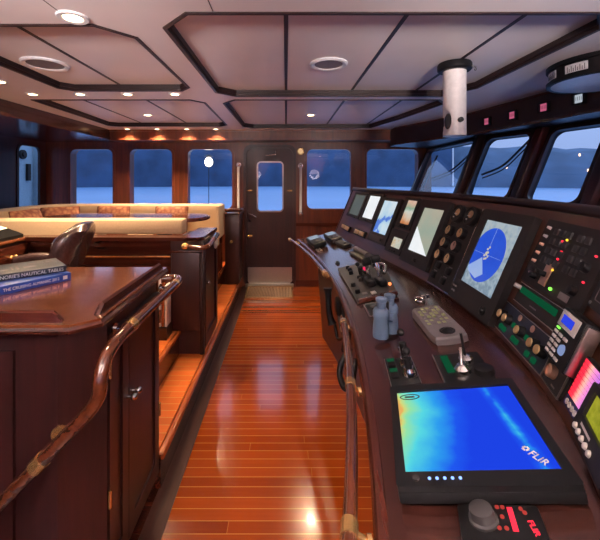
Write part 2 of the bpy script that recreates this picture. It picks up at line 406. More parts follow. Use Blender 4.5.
# ---- right wall: raked windscreen in facets, upright below the sill
RK, ZS, ZH = -.27, 1.29, 1.96
wl = B(); g = []
for i in range(len(WT) - 1):
    a, b = V((*WT[i], 0)), V((*WT[i + 1], 0)); e = b - a; w = e.length; x = e.normalized()
    up = V((-RK, 0, ZH - ZS)) if i or True else None
    o = V((a.x + RK, a.y, ZS)); y = up - x * up.dot(x); hgt = y.length; sk = up.dot(x); y.normalize(); n = x.cross(y)
    Mf = frame(o, x, y, n)
    if (Mf @ V((0, 0, 1)) - Mf @ V((0, 0, 0))).x > 0: flip = True
    g.append((Mf, w, hgt, sk, n))
FAC = []
for i, (Mf, w, hgt, sk, n) in enumerate(g):
    sgn = -1 if n.x > 0 else 1      # which side faces the room
    para = lambda u, v: (u + sk * v / hgt, v)
    outer = [para(0, 0), para(w, 0), para(w, hgt), para(0, hgt)]
    m = .088 if w > .5 else .05
    hole0 = rr(m, w - m, .05, hgt - .045, .07)
    hole = [para(*q) for q in hole0]
    if n.x > 0:                      # thickness goes outward (+n)
        wl.plate(outer, [hole], -.055, Mf)
    else:
        wl.plate(outer, [hole], .055, Mf)
    FAC.append((Mf, w, hgt, para, sgn, hole))
wr = struct('wall_right', wl, 'screenwall')
low = B()
lp = [(x + RK, y) for x, y in WT]
low.sweep([(x, y, -.08) for x, y in lp[::-1]], [(0, 0), (-.06, 0), (-.06, ZS + .08), (0, ZS + .08)])
struct('wall_right_lower', low, 'mahog')
for i, (Mf, w, hgt, para, sgn, hole) in enumerate(FAC):
    Mr = Mf if sgn > 0 else Mf
    d = 1 if sgn > 0 else -1
    fr = B().plate(inset(hole, -.018), [inset(hole, .008)], .03 * d, Mf @ T(0, 0, .012 * d))
    wd = struct('window_%d' % (9 + i), fr, 'mahog')
    obj('glass_pane', B().plate(inset(hole, -.004), [], .006, Mf @ T(0, 0, -.035 * d)), 'glass', wd)
# posts between the panes, standing proud inside
for i in range(1, len(WT) - 1):
    x, y = WT[i]
    P0, P1 = V((x + RK - .0, y, ZS - .02)), V((x - .0, y, ZH + .0))
    ax = (P1 - P0).normalized(); nx = V((0, 1, 0)); q = frame(P0, nx, ax.cross(nx), ax)
    struct('trim_%d' % (11 + i), B().box(-.045, .045, -.03, .05, 0, (P1 - P0).length, q, bev=.012), 'mahog')
# ---- wall behind the camera, with three windows of its own
MR_ = frame(V((0, YR, 0)), V((-1, 0, 0)), V((0, 0, 1)), V((0, 1, 0)))
RW = [(-2.0, -1.2), (-.6, .6), (1.2, 2.2)]
rz_ = [rr(a, b, ZB, ZT, .09) for a, b in RW]
struct('wall_rear', B().plate([(-2.5, -.08), (3.5, -.08), (3.5, RZC), (-2.5, RZC)], rz_, .14, MR_), 'redwood')
for k, p in enumerate(rz_): window(17 + k, p, MR_, 'redwood')

# ================================================================== OUTSIDE
def sea():
    m, nt, out = new_mat('sea_water')
    p = N(nt, 'ShaderNodeBsdfPrincipled'); p.inputs['Roughness'].default_value = .35
    tc = N(nt, 'ShaderNodeTexCoord'); mp = N(nt, 'ShaderNodeMapping'); mp.inputs['Scale'].default_value = (.02, .12, 1)
    nz = N(nt, 'ShaderNodeTexNoise', Scale=1., Detail=5.); L(nt, tc.outputs['Object'], mp.inputs[0]); L(nt, mp.outputs[0], nz.inputs['Vector'])
    L(nt, ramp(nt, nz.outputs['Fac'], [(.3, (.12, .245, .45)), (.7, (.17, .32, .55))]), p.inputs['Base Color'])
    L(nt, p.outputs[0], out.inputs[0]); return m
M['sea'] = sea()
w = fin('sea_water', B().box(-900, 900, -900, 900, -7, -6.0), 'sea'); w['kind'] = 'stuff'; tag(w, 'calm blue dusk water outside all the wheelhouse windows', 'water')
M['hill'] = plain('wooded_hill', (.028, .066, .145), .9, noise=.28, scale=.05)  # blue air haze is put into the colour of both hill materials
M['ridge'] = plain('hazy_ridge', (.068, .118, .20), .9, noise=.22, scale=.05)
def hill(a0, a1, R, hts, label, seed, mat='hill'):
    random.seed(seed); b = B(); n = 70; rings = []
    for i in range(n + 1):
        f = i / n; a = math.radians(a0 + (a1 - a0) * f)
        q = f * (len(hts) - 1); j = min(int(q), len(hts) - 2); h = hts[j] + (hts[j + 1] - hts[j]) * (q - j) + random.uniform(-2.0, 2.0)
        rings.append([(r * math.sin(a), r * math.cos(a), z) for r, z in ((R, -5.98), (R + 8, h * .35 - 3), (R + 30, h * .8), (R + 60, h), (R + 120, -5.98))])
    b.loft(rings)
    return solo('wooded_hill', b, mat, label, 'hill')
hill(-95, 24.8, 420, [60, 70, 66, 74, 80, 76, 70, 72], 'dark blue wooded shore across the water behind the door and back windows', 3)
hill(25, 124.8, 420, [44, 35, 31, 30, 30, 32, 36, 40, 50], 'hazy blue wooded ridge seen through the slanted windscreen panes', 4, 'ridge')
hill(125, 264.8, 420, [40, 50, 60, 66, 60], 'wooded shore astern of the wheelhouse', 5)
# lights on the far shore
TL = [(31.5, 14, 'small warm house light on the ridge through the near windscreen pane'), (40.0, 10, 'pinkish shore lamp low on the ridge in the widest windscreen pane'), (39.2, 24, 'pale shore lamp above the pinkish one on the ridge')]
for a, z, lb in TL:
    a = math.radians(a); p = V((415 * math.sin(a), 415 * math.cos(a), z))
    solo('shore_light', B().sph(p, .8, (1, 1, 1.8), n=10), 'town', lb, 'light')
# painted bulkhead of the wing outside the small left window
bk = thing('wing_bulkhead', 'grey-blue painted bulkhead seen through the narrow left window', 'bulkhead', (-4.0, 4.9, 0))
obj('plating', B().box(-4.10, -4.02, 4.0, 6.6, -.2, 2.6).box(-4.05, -3.95, 5.72, 5.80, -.2, 2.6), 'hull', bk, world=True)
obj('deck_edge', B().box(-4.1, -3.3, 4.0, 6.6, -.3, -.2), 'hull', bk, world=True)
obj('round_fitting', B().cyl((-4.02, 5.48, 1.90), (-3.99, 5.48, 1.90), .07).cyl((-3.99, 5.48, 1.90), (-3.97, 5.48, 1.90), .035), 'bezel', bk, world=True)
obj('latch', B().box(-4.02, -3.98, 5.56, 5.62, 1.50, 1.76), 'bezel', bk, world=True)
# working lamp on the foredeck rail outside the third window
dl = thing('deck_lamp', 'bright white deck lamp glowing outside the window beside the door', 'lamp', (-1.33, 6.2, 1.0))
obj('pole', B().cyl((-1.33, 6.2, -1.), (-1.33, 6.2, 1.74), .006), 'darkgrey', dl, world=True)
obj('bulb', B().sph((-1.33, 6.2, 1.82), .07, (1, 1, 1.15)), glow('deck_lamp_globe', (1., .82, .62), 9.), dl, world=True)
obj('cap', B().cyl((-1.33, 6.2, 1.91), (-1.33, 6.2, 1.95), .08, .03), 'darkgrey', dl, world=True)
# windscreen wipers
def wiper(i, pts, blade, label):
    Mf, w, hgt, para, sgn, hole = FAC[i]; d = -.10 * sgn
    f = lambda u, v: Mf @ V((*para(u * w, v * hgt), d))
    t = thing('windscreen_wiper', label, 'wiper', f(*pts[0]))
    obj('arm', B().tube([f(*q) for q in pts], .010, n=8), 'blackp', t, world=True)
    obj('link_rod', B().tube([f(q[0] + .03, q[1] - .05) for q in pts], .006, n=8), 'blackp', t, world=True)
    obj('blade', B().cyl(f(*blade[0]), f(*blade[1]), .011, n=8), 'blackp', t, world=True)
    obj('motor', B().sph(f(*pts[0]), .022), 'blackp', t, world=True)
wiper(0, [(.90, .95), (.76, .80), (.55, .55), (.22, .42)], [(.14, .88), (.10, .12)], 'black wiper arm across the far windscreen pane next to the brown header end')
wiper(1, [(.88, .96), (.74, .80), (.52, .58), (.20, .46)], [(.14, .90), (.10, .12)], 'black wiper arm across the middle windscreen pane')

# ================================================================== CEILING FITTINGS
def downlight(x, y, z, label, r=.040, P=40., cone=125, group=None, proto=[]):
    if not proto:
        t = thing('downlight', label, 'ceiling light', (x, y, z))
        obj('trim_ring', B().lathe([(.050, 0), (.050, -.004), (.046, -.008), (.032, -.007), (.028, 0)]), 'whitem', t)
        obj('lamp_lens', B().lathe([(0, -.001), (.030, -.001), (.028, -.006), (.0, -.009)]), 'lamp', t)
        proto.append(t)
    else:
        t = dup(proto[0]); t.location = (x, y, z); tag(t, label, 'ceiling light')
    s = r / .040; t.scale = (s, s, 1)
    ld = bpy.data.lights.new('spot_light', 'SPOT'); ld.energy = P; ld.color = (1., .70, .42); ld.spot_size = math.radians(cone); ld.spot_blend = .6; ld.shadow_soft_size = .03
    lo = bpy.data.objects.new('spot_light', ld); col.objects.link(lo); lo.parent = t; lo.location = (0, 0, -.02)
    return t
DP = 26.
downlight(-.876, 1.48, CZ, 'large bright downlight nearest the camera on the upper left ceiling', .050, DP * 1.1)
downlight(-1.94, 2.44, CZ, 'downlight at the far left edge of the picture', .042, DP)
downlight(-1.97, 2.80, CZ, 'downlight over the drawer cabinet, left end of the row between ceiling frames', .040, DP)
downlight(-1.60, 2.80, CZ, 'downlight second from left in the row between the left ceiling frames', .040, DP)
downlight(-1.23, 2.80, CZ, 'downlight third from left in the row between the left ceiling frames', .040, DP)
downlight(-.863, 2.80, CZ, 'downlight beside the corner of the big left ceiling frame, right end of its row', .040, DP)
downlight(-1.51, 3.93, RZC, 'downlight inside the far left recessed ceiling frame over the dinette', .048, DP)
downlight(.27, 3.93, RZC, 'downlight inside the far recessed ceiling frame in front of the door', .048, DP * 1.3)
for x, w in ((-2.08, 'leftmost of four downlights grazing the wooden valance'), (-1.69, 'second from left of four downlights along the wooden valance'), (-1.30, 'third from left of four downlights along the wooden valance'), (-.92, 'rightmost of four downlights along the valance, nearest the door')):
    downlight(x, 4.715, CZ, w, .036, DP * 1.0)
for x, y in ((-.1, -.3), (1.0, -.5)):  # unseen extra downlights, added to brighten the room
    downlight(x, y, RZC, 'added fill downlight in the unseen ceiling behind the camera', .045, DP * .5)['group'] = 'added fill downlights behind the camera'
def speaker(x, y, r, label):
    t = thing('ceiling_speaker', label, 'speaker', (x, y, RZC))
    obj('trim_ring', B().lathe([(r + .006, 0), (r + .006, -.007), (r - .004, -.014), (r - .022, -.010), (r - .026, 0)], 36), 'whitem', t)
    obj('grille', B().lathe([(0, -.002), (r - .025, -.002), (r - .025, -.006), (0, -.007)], 36), 'greyp', t)
speaker(.26, 2.2, .11, 'round ceiling speaker in the recessed panel right of centre')
speaker(-1.47, 2.2, .125, 'round ceiling speaker in the left recessed ceiling panel')
# white tube hanging from ceiling
tu = thing('periscope_tube', 'white tube with dark collar hanging from the ceiling panel', 'tube', (1.03, 2.2, RZC))
obj('collar', B().lathe([(.0, 0), (.092, 0), (.098, -.01), (.098, -.04), (.088, -.05), (0, -.05)], 36), 'blackp', tu)
n = 36; zs = [-.05, -.10, -.15, -.20, -.25, -.285, -.30, -.315, -.33, -.345, -.36, -.375, -.39, -.405, -.42, -.432, -.440, -.445]
rings = []
for z in zs:
    rg = []
    for k in range(n):
        a = 2 * PI * k / n; x, y = .066 * math.cos(a), .066 * math.sin(a)
        dz, q = z + .355, V((x + .088, y + .004, (z + .355) * .8))
        R_ = .066
        if q.length < R_ : x += (R_ - q.length) * 1.0; y -= (R_ - q.length) * .2
        rg.append((x, y, z))
    rings.append(rg)
tb = B().loft(rings); obj('tube', tb, 'whitep', tu)
obj('hole_lining', B().sph((-.040, -.003, -.355), .042, (.42, .9, 1.2)), 'darkgrey', tu)
obj('knob', B().cyl((.004, -.058, -.355), (.0, -.085, -.355), .015).cyl((.0, -.08, -.355), (-.001, -.092, -.355), .009), 'blackp', tu)
obj('hook', B().tube([(.098, -.02, -.02), (.115, -.03, -.03), (.11, -.03, -.05)], .006), 'chrome', tu)
# round overhead indicator
ind = thing('overhead_indicator', 'round black overhead indicator ring with white scale windows under ceiling', 'indicator', Mx=T(1.83, 2.05, CZ) @ Matrix.Diagonal((1, 1, .76, 1)))
obj('housing', B().lathe([(0, 0), (.285, 0), (.285, -.028), (.272, -.03), (.272, -.118), (.285, -.12), (.285, -.145), (.272, -.150), (.262, -.146), (.262, -.13), (0, -.13)], 56), 'blackp', ind)
obj('base_disc', B().lathe([(0, -.131), (.262, -.131), (.262, -.146), (.20, -.152), (0, -.154)], 48), 'whitep', ind)
for a0, lt in ((-170, 0), (-132, 1), (-94, 1), (-208, 0)):
    rings = []
    for k in range(9):
        a = math.radians(a0 + 24 * k / 8 - 2)
        rings.append([(r * math.cos(a), r * math.sin(a), z) for r, z in ((.268, -.045), (.2735, -.045), (.2735, -.105), (.268, -.105))])
    wdw = obj('scale_window', B().loft(rings), 'whitem', ind)
    tk = B()
    for k in range(9):
        a = math.radians(a0 + 1 + 18 * k / 8)
        tk.box(-.0012, .0012, .2733, .2745, -.10, -.075 if k % 2 else -.06, RZ(math.degrees(a) - 90))
    obj('scale_marks', tk, 'redled' if lt and False else 'blackp', wdw)
    if lt:
        nb = B()
        for k in range(4):
            a = math.radians(a0 + 2 + 18 * k / 4); nb.box(-.008, .008, .2733, .2745, -.066, -.05, RZ(math.degrees(a) - 90))
        obj('red_numerals', nb, plain('red_ink', (.45, .06, .10), .5), wdw)
# lit gauges on header
def hdr_at(r):
    for (x0, y0), (x1, y1) in zip(HDR, HDR[1:]):
        d = (x0 - r * y0), (x1 - r * y1)
        if d[0] * d[1] <= 0 and d[0] != d[1]:
            f = d[0] / (d[0] - d[1]); e = V((x1 - x0, y1 - y0, 0)).normalized()
            return V((x0 + (x1 - x0) * f, y0 + (y1 - y0) * f, 0)), e
for r, z, mt, lb in ((.560, 2.055, 'pinklit', 'small pink-lit square gauge on the dark header closest to the white tube'), (.631, 2.06, 'pinklit', 'pink-lit square gauge in the middle of the three on the header'), (.719, 2.066, 'pinklit', 'pink-lit square gauge on header nearest the round overhead indicator'), (.817, 2.07, 'whitelit', 'white-lit square gauge on the header beneath the round overhead indicator')):
    p, e = hdr_at(r); p.z = z
    x = -e; nrm = V((-e.y, e.x, 0)); nrm = nrm if nrm.x < 0 else -nrm
    y = V((0, 0, 1)); x = y.cross(nrm)
    t = thing('header_gauge', lb, 'gauge', Mx=frame(p, x, y, nrm))
    obj('housing', B().plate(rr(-.05, .05, -.042, .042, .008), [rr(-.034, .034, -.030, .030, .004)], .03, T(0, 0, .02)), 'blackp', t)
    f = obj('lit_face', B().box(-.035, .035, -.031, .031, -.004, .006), mt, t)
    mk = B()
    for k in range(5): mk.box(-.026 + .013 * k, -.024 + .013 * k, -.01, .016, .006, .0075)
    obj('scale_marks', mk, 'blackp', f)

# ================================================================== DOOR SURROUNDINGS
def grabbar(x, label, top, bot):
    t = thing('grab_rail', label, 'rail', (x, YB - .05, bot))
    obj('bar', B().cyl((x, YB - .06, bot), (x, YB - .06, top), .017), 'whitem', t, world=True)
    for z in (bot, top): obj('bracket', B().cyl((x, YB, z), (x, YB - .03, z), .034).cyl((x, YB - .03, z), (x, YB - .06, z), .016).sph((x, YB - .06, z), .026), 'chrome', t, world=True)
grabbar(-.665, 'white vertical grab rail left of the door, over the wooden post', 1.72, 1.06)
grabbar(.205, 'white vertical grab rail between the door and right window', 1.71, 1.04)
lm = thing('wall_lamp', 'small round brass lamp on the wall above right grab rail', 'lamp', (.205, YB, 1.915))
obj('base', B().lathe([(0, 0), (.052, 0), (.052, .012), (.044, .022), (.038, .022)], Mx=RX(90)), 'brass', lm)
obj('lens', B().sph((0, -.018, 0), .036, (1, .5, 1)), glow('wall_lamp_lens', (1., .68, .36), .6), lm)
gr = thing('floor_grate', 'ribbed metal floor grate in front of the door', 'grate', (-.22, 4.82, 0))
obj('frame', B().plate(rr(-.53, .09, 4.56, 5.04, .01), [rr(-.515, .075, 4.575, 5.025, .005)], .02, T(0, 0, .022)), 'brass', gr, world=True)
sl = B()
for k in range(29): sl.box(-.512 + .0203 * k, -.499 + .0203 * k, 4.575, 5.025, .004, .018)
obj('slats', sl, plain('bronze_slats', (.42, .27, .15), .4, .3), gr, world=True)
# bulkhead post left of the door with a rail block
nw = thing('newel_cabinet', 'dark wooden newel cabinet with grab rail left of the door', 'cabinet', (-.70, 4.8, .17))
obj('body', B().box(-.785, -.60, 4.63, 4.99, .176, 1.06, bev=.006).box(-.79, -.585, 4.61, 4.99, 1.06, 1.085, bev=.01), 'mahog', nw, world=True)
obj('grab_handle', B().tube([(-.76, 4.58, 1.12), (-.70, 4.56, 1.13), (-.60, 4.57, 1.13), (-.575, 4.66, 1.13), (-.575, 4.85, 1.13)], .025), 'mahogx', nw, world=True)
obj('handle_post', B().cyl((-.60, 4.6, 1.08), (-.60, 4.6, 1.12), .016).cyl((-.77, 4.62, 1.08), (-.77, 4.6, 1.12), .016), 'chrome', nw, world=True)
obj('latch', B().cyl((-.70, 4.63, .72), (-.70, 4.60, .72), .018), 'brass', nw, world=True)

# ================================================================== CHART TABLE, FOREGROUND LEFT
ct = thing('chart_table', 'large mahogany chart table with raised fiddle edges, foreground left, carrying books', 'table', (-1.3, 1.45, 0))
TP = [(-2.2, 1.115), (-.672, 1.115), (-.603, 1.175), (-.615, 1.86), (-2.2, 1.86)]
top = B().prism(TP, 1.033, 1.060)
obj('tabletop', top, 'top', ct, world=True)
mo = B()
mo.sweep([(*p, 1.026) for p in [(-2.2, 1.12), (-.675, 1.12), (-.609, 1.178), (-.62, 1.855)]], [(-.014, .008), (-.014, .018), (-.006, .026), (.02, .026), (.03, .0), (.012, .0), (.0, .005)])
obj('edge_moulding', mo, 'mahogx', ct, world=True)
fp = [(-.013, 0), (.013, 0), (.009, .030), (0, .036), (-.009, .030)]
def fiddle(a, b):
    a, b = V(a), V(b); d = (b - a).normalized()
    bb = B(); pts = [a, a + d * .03, b - d * .03, b]; hs = [.1, 1, 1, .1]
    rings = []
    nn = V((-d.y, d.x, 0))
    for p, h_ in zip(pts, hs): rings.append([p + nn * u + V((0, 0, w_ * h_)) for u, w_ in fp])
    return bb.loft(rings)
obj('fiddle_rail', fiddle((-.63, 1.20, 1.058), (-.636, 1.83, 1.058)), 'mahogy', ct, world=True)
obj('fiddle_rail', fiddle((-2.2, 1.15, 1.058), (-.71, 1.15, 1.058)), 'mahogx', ct, world=True)
# carcass: front panel towards the camera, chamfered corner, aisle side with two doors
cp = [(-2.2, 1.145), (-.715, 1.145), (-.632, 1.235), (-.632, 1.755), (-2.2, 1.755)]
obj('cabinet_body', B().prism(cp, .07, 1.03), 'mahog', ct, world=True)
obj('toe_kick', B().prism([(-2.2, 1.18), (-.76, 1.18), (-.69, 1.26), (-.69, 1.74), (-2.2, 1.74)], 0, .075), 'trim', ct, world=True)
fpn = frame(V((0, 1.145, 0)), V((1, 0, 0)), V((0, 0, 1)), V((0, -1, 0)))
for x0, x1 in ((-1.62, -.86),):
    fr = obj('front_panel', B().plate(rr(x0, x1, .12, .97, .004), [rr(x0 + .10, x1 - .10, .2, .88, .004)], .016, fpn @ T(0, 0, .012)), 'mahog', ct, world=True)
    obj('panel_moulding', B().plate(rr(x0 + .095, x1 - .095, .195, .885, .004), [rr(x0 + .115, x1 - .115, .215, .865, .004)], .012, fpn @ T(0, 0, .014)), 'mahogx', fr, world=True)
obj('corner_stile', B().prism([(-.735, 1.128), (-.715, 1.128), (-.614, 1.235), (-.632, 1.25), (-.73, 1.15)], .07, 1.028), 'mahog', ct, world=True)
sd = Matrix(((0, 0, 1, -.632), (1, 0, 0, 0), (0, 1, 0, 0), (0, 0, 0, 1)))
for y0, y1, ky in ((1.255, 1.405, 1.392), (1.410, 1.740, 1.436)):
    d = obj('door', B().plate(rr(y0, y1, .10, .97, .004), [rr(y0 + .05, y1 - .05, .17, .90, .004)], .018, sd @ T(0, 0, .018)), 'mahog', ct, world=True)
    obj('panel', B().plate(rr(y0 + .045, y1 - .045, .165, .905, .004), [], .008, sd @ T(0, 0, .010)), 'mahog', d, world=True)
    obj('knob', B().cyl((-.615, ky, .672), (-.595, ky, .672), .008).sph((-.588, ky, .672), .014), 'chrome', d, world=True)
    hy = y0 - .004 if ky < 1.41 else y1 + .004
    for hz in (.40, .85): obj('hinge', B().cyl((-.612, hy, hz - .03), (-.612, hy, hz + .03), .006), 'brass', d, world=True)
# wooden handrail of the companionway
hr = thing('wooden_handrail', 'polished wooden handrail with brass collars curving down around the chart table', 'handrail', (-.56, 1.4, .98))
pts = [(-.66, 1.905, .985), (-.60, 1.925, .985), (-.562, 1.88, .985), (-.558, 1.70, .985), (-.558, 1.45, .985), (-.558, 1.22, .983), (-.556, 1.12, .968), (-.556, 1.078, .92), (-.558, 1.068, .868), (-.60, 1.066, .806), (-.73, 1.066, .672), (-.86, 1.066, .538), (-1.1, 1.066, .30)]
obj('rail', B().tube(pts, .0215, n=16, sm=8), 'rail', hr, world=True)
obj('collar', B().cyl((-.558, 1.275, .984), (-.558, 1.315, .984), .0235), 'brass', hr, world=True)
obj('collar', B().cyl((-.716, 1.066, .6865), (-.744, 1.066, .6575), .0235), 'brass', hr, world=True)
obj('collar', B().cyl((-.558, 1.80, .985), (-.560, 1.825, .985), .0235), 'brass', hr, world=True)
obj('bracket', B().cyl((-.558, 1.28, .983), (-.612, 1.28, .983), .007).cyl((-.606, 1.28, .983), (-.613, 1.28, .983), .02), 'chrome', hr, world=True)
obj('bracket', B().cyl((-.556, 1.75, .985), (-.612, 1.75, .985), .007).cyl((-.606, 1.75, .985), (-.6125, 1.75, .985), .02), 'chrome', hr, world=True)
obj('bracket', B().cyl((-.69, 1.066, .715), (-.69, 1.10, .735), .008).cyl((-.69, 1.092, .735), (-.69, 1.106, .735), .024), 'brass', hr, world=True)
# two books
def book(o, ang, w, d, th, cover, ttl, tc, tw, thh, label, deco):
    t = thing('book', label, 'book', Mx=T(*o) @ RZ(ang), group=None)
    c = B().box(-w, 0, 0, d, 0, .003, bev=.001).box(-w, 0, 0, d, th - .003, th, bev=.001).box(-w, 0, 0, .005, 0, th, bev=.0015)
    obj('cover', c, cover, t)
    obj('page_block', B().box(-w + .004, -.005, .005, d - .005, .003, th - .003), 'paper', t)
    text('spine_lettering', ttl, .02, 'wht', t, T(-tc, -.0004, th * .5) @ RX(90), fit=(tw, thh))
    if deco:
        b = B()
        for u0, u1, v0, v1 in deco: b.box(-w * u1, -w * u0, d * v0, d * v1, th, th + .0006)
        obj('cover_print', b, 'greyp', t)
    return t
bk1 = book((-.967, 1.62, 1.0606), 57., .31, .23, .034, 'blue', 'THE CRUISING ALMANAC 2012', .152, .205, .012, 'blue-spined book with white lettering, underneath the dark one on the chart table', [])
obj('emblem', B().box(-.034, -.016, -.0008, .0005, .009, .025), 'wht', bk1)
book((-.995, 1.633, 1.0950), 43.6, .30, .215, .028, 'ink', "NORIE'S NAUTICAL TABLES", .125, .225, .0145, 'dark navy book with big white spine lettering lying on top of the blue book', [(.08, .22, .55, .62), (.10, .13, .66, .86), (.18, .20, .66, .86), (.34, .50, .30, .5), (.34, .42, .6, .85), (.55, .58, .25, .7), (.62, .64, .25, .7), (.68, .80, .30, .42)])

# ================================================================== CAPTAIN'S NOOK
ch = thing('office_chair', 'brown leather swivel chair with ribbed back between chart table and counter', 'chair', Mx=T(-1.68, 2.24, .352) @ RZ(100))
br = []
n = 22
for k in range(15):
    f = k / 14; z = .34 + .545 * f
    hw = .235 * (1 - .10 * f) * (1 if f < .82 else math.sqrt(max(.06, 1 - ((f - .82) / .20) ** 2)))
    th = .065 * (1 if f < .85 else math.sqrt(max(.08, 1 - ((f - .85) / .17) ** 2)))
    yb = -.20 - .20 * f
    ring = []
    for j in range(n):
        a = 2 * PI * j / n; ca, sa = math.cos(a), math.sin(a)
        x = hw * math.copysign(abs(ca) ** .6, ca); y = th * math.copysign(abs(sa) ** .7, sa)
        rib = .007 * math.sin(z * 110) if sa > 0 else .005 * math.sin(z * 75 + x * 18)
        ring.append((x, yb + y + (rib if abs(ca) < .9 else 0) + .05 * (x / .24) ** 2, z))
    br.append(ring)
obj('backrest', B().loft(br), 'leather', ch)
obj('seat', B().box(-.25, .25, -.24, .25, .34, .45, bev=.045, seg=4), 'leather', ch)
for s in (-1, 1): obj('armrest', B().tube([(s * .28, -.22, .40), (s * .29, -.18, .58), (s * .29, .0, .62), (s * .28, .15, .60)], .028), 'leather', ch)
obj('column', B().cyl((0, 0, .08), (0, 0, .34), .03), 'chrome', ch)
bs = B()
for k in range(5): bs.box(-.02, .02, 0, .28, .05, .09, RZ(72 * k), bev=.008)
for k in range(5): bs.cyl((-.02 + .28 * math.sin(math.radians(-72 * k)), .27 * math.cos(math.radians(-72 * k)), .027), (.02 + .28 * math.sin(math.radians(-72 * k)), .27 * math.cos(math.radians(-72 * k)), .027), .027)
obj('star_base', bs, 'blackp', ch)

dc = thing('drawer_cabinet', 'dark wooden drawer cabinet with little round knobs on the far left', 'cabinet', (-2.3, 2.4, .352))
obj('body', B().box(-2.75, -2.02, 1.95, 2.80, .352, 1.045), 'mahog', dc, world=True)
obj('top', B().box(-2.77, -2.003, 1.93, 2.80, 1.045, 1.072, bev=.008), 'top', dc, world=True)
for z0, z1 in ((.88, 1.025), (.70, .865), (.46, .685)):
    for y0, y1 in ((1.98, 2.38), (2.41, 2.80)):
        d = obj('drawer', B().box(-2.02, -2.0, y0, y1, z0, z1, bev=.006), 'mahogy', dc, world=True)
        y = (y0 + y1) / 2; z = (z0 + z1) / 2
        for yy in (y - .015, y + .03): obj('knob', B().cyl((-2.0, yy, z), (-1.985, yy, z), .006).sph((-1.978, yy, z), .013), 'brass', d, world=True)
# instruments lying on the drawer cabinet
fx = thing('chart_printer', 'black sloping chart printer with white paper on the far left drawer cabinet', 'printer', (-2.2, 2.5, 1.0722))
obj('housing', B().loft([[(-2.55, 2.52, 1.0722), (-2.55, 2.79, 1.0722), (-2.55, 2.79, 1.19), (-2.55, 2.52, 1.15)], [(-2.30, 2.52, 1.0722), (-2.30, 2.79, 1.0722), (-2.30, 2.79, 1.19), (-2.30, 2.52, 1.15)], [(-2.02, 2.54, 1.0722), (-2.02, 2.77, 1.0722), (-2.02, 2.77, 1.095), (-2.02, 2.54, 1.095)]]), 'blackp', fx, world=True)
obj('paper_sheet', B().loft([[(-2.45, 2.58, 1.172), (-2.45, 2.74, 1.184), (-2.45, 2.74, 1.187), (-2.45, 2.58, 1.175)], [(-2.28, 2.58, 1.160), (-2.28, 2.74, 1.188), (-2.28, 2.74, 1.192), (-2.28, 2.58, 1.164)], [(-2.12, 2.58, 1.130), (-2.12, 2.74, 1.142), (-2.12, 2.74, 1.145), (-2.12, 2.58, 1.134)]]), 'paper', fx, world=True)
obj('knob', B().cyl((-2.10, 2.52, 1.11), (-2.10, 2.495, 1.11), .022), 'darkgrey', fx, world=True)
tp = thing('desk_telephone', 'black handset on the near end of far left drawer cabinet', 'telephone', (-2.10, 2.24, 1.0722))
obj('base', B().box(-2.17, -2.03, 2.16, 2.33, 1.0722, 1.105, bev=.01), 'blackp', tp, world=True)
obj('receiver', B().tube([(-2.10, 2.17, 1.12), (-2.10, 2.19, 1.135), (-2.10, 2.25, 1.145), (-2.10, 2.30, 1.135), (-2.10, 2.32, 1.12)], .016).sph((-2.10, 2.18, 1.118), .025).sph((-2.10, 2.31, 1.118), .025), 'blackp', tp, world=True)

# counter along the back of the dinette
cn = thing('counter', 'long dark wooden counter with open shelf below the dinette seat back', 'counter', (-1.4, 2.95, .352))
obj('countertop', B().prism([(-2.75, 2.81), (-1.998, 2.805), (-1.998, 2.755), (-.68, 2.735), (-.635, 2.78), (-.635, 3.32), (-.80, 3.32), (-.80, 2.87), (-2.75, 2.87)], 1.045, 1.072), 'mahogx', cn, world=True)
obj('back_panel', B().box(-2.75, -.89, 2.87, 2.89, .352, 1.045), 'mahogx', cn, world=True)
obj('apron', B().box(-1.97, -.89, 2.775, 2.795, .995, 1.045), 'mahogx', cn, world=True)
obj('shelf', B().box(-2.0, -.89, 2.80, 2.87, .70, .72), 'mahogx', cn, world=True)
obj('shelf_rail', B().cyl((-1.95, 2.80, .915), (-.90, 2.80, .915), .007).cyl((-1.95, 2.80, .915), (-1.95, 2.87, .915), .005).cyl((-.905, 2.80, .915), (-.905, 2.87, .915), .005), 'brass', cn, world=True)
ec = thing('end_cabinet', 'narrow dark wooden cabinet ending the counter at the aisle', 'cabinet', (-.75, 3.0, .0))
obj('body', B().box(-.885, -.64, 2.765, 3.30, .175, 1.044), 'mahog', ec, world=True)
obj('front_panel', B().box(-.875, -.66, 2.745, 2.765, .36, .955, bev=.006), 'mahog', ec, world=True)
obj('ledge', B().box(-.885, -.63, 2.735, 2.765, .955, .972, bev=.005), 'mahogx', ec, world=True)
obj('corner_post', B().box(-.66, -.625, 2.745, 2.78, .175, 1.044, bev=.008), 'trim', ec, world=True)
sp_ = Matrix(((0, 0, 1, -.64), (1, 0, 0, 0), (0, 1, 0, 0), (0, 0, 0, 1)))
d = obj('door', B().plate(rr(2.80, 3.28, .22, 1.0, .004), [rr(2.86, 3.22, .29, .93, .004)], .016, sp_ @ T(0, 0, .016)), 'mahog', ec, world=True)
obj('knob', B().sph((-.612, 2.84, .70), .014), 'chrome', d, world=True)
ga = thing('corner_rail', 'varnished wooden grab handle with brass end wrapped around the counter corner', 'handle', (-.75, 2.70, 1.0))
obj('grip', B().tube([(-.745, 2.70, 1.012), (-.68, 2.695, 1.005), (-.62, 2.70, 1.003), (-.588, 2.75, 1.012), (-.583, 2.92, 1.03)], .017), 'rail', ga, world=True)
obj('end_cap', B().sph((-.755, 2.70, 1.012), .026, (1.2, .9, 1)), 'brass', ga, world=True)
obj('end_cap', B().cyl((-.583, 2.90, 1.03), (-.583, 3.04, 1.05), .02).sph((-.583, 3.04, 1.05), .022), 'chrome', ga, world=True)
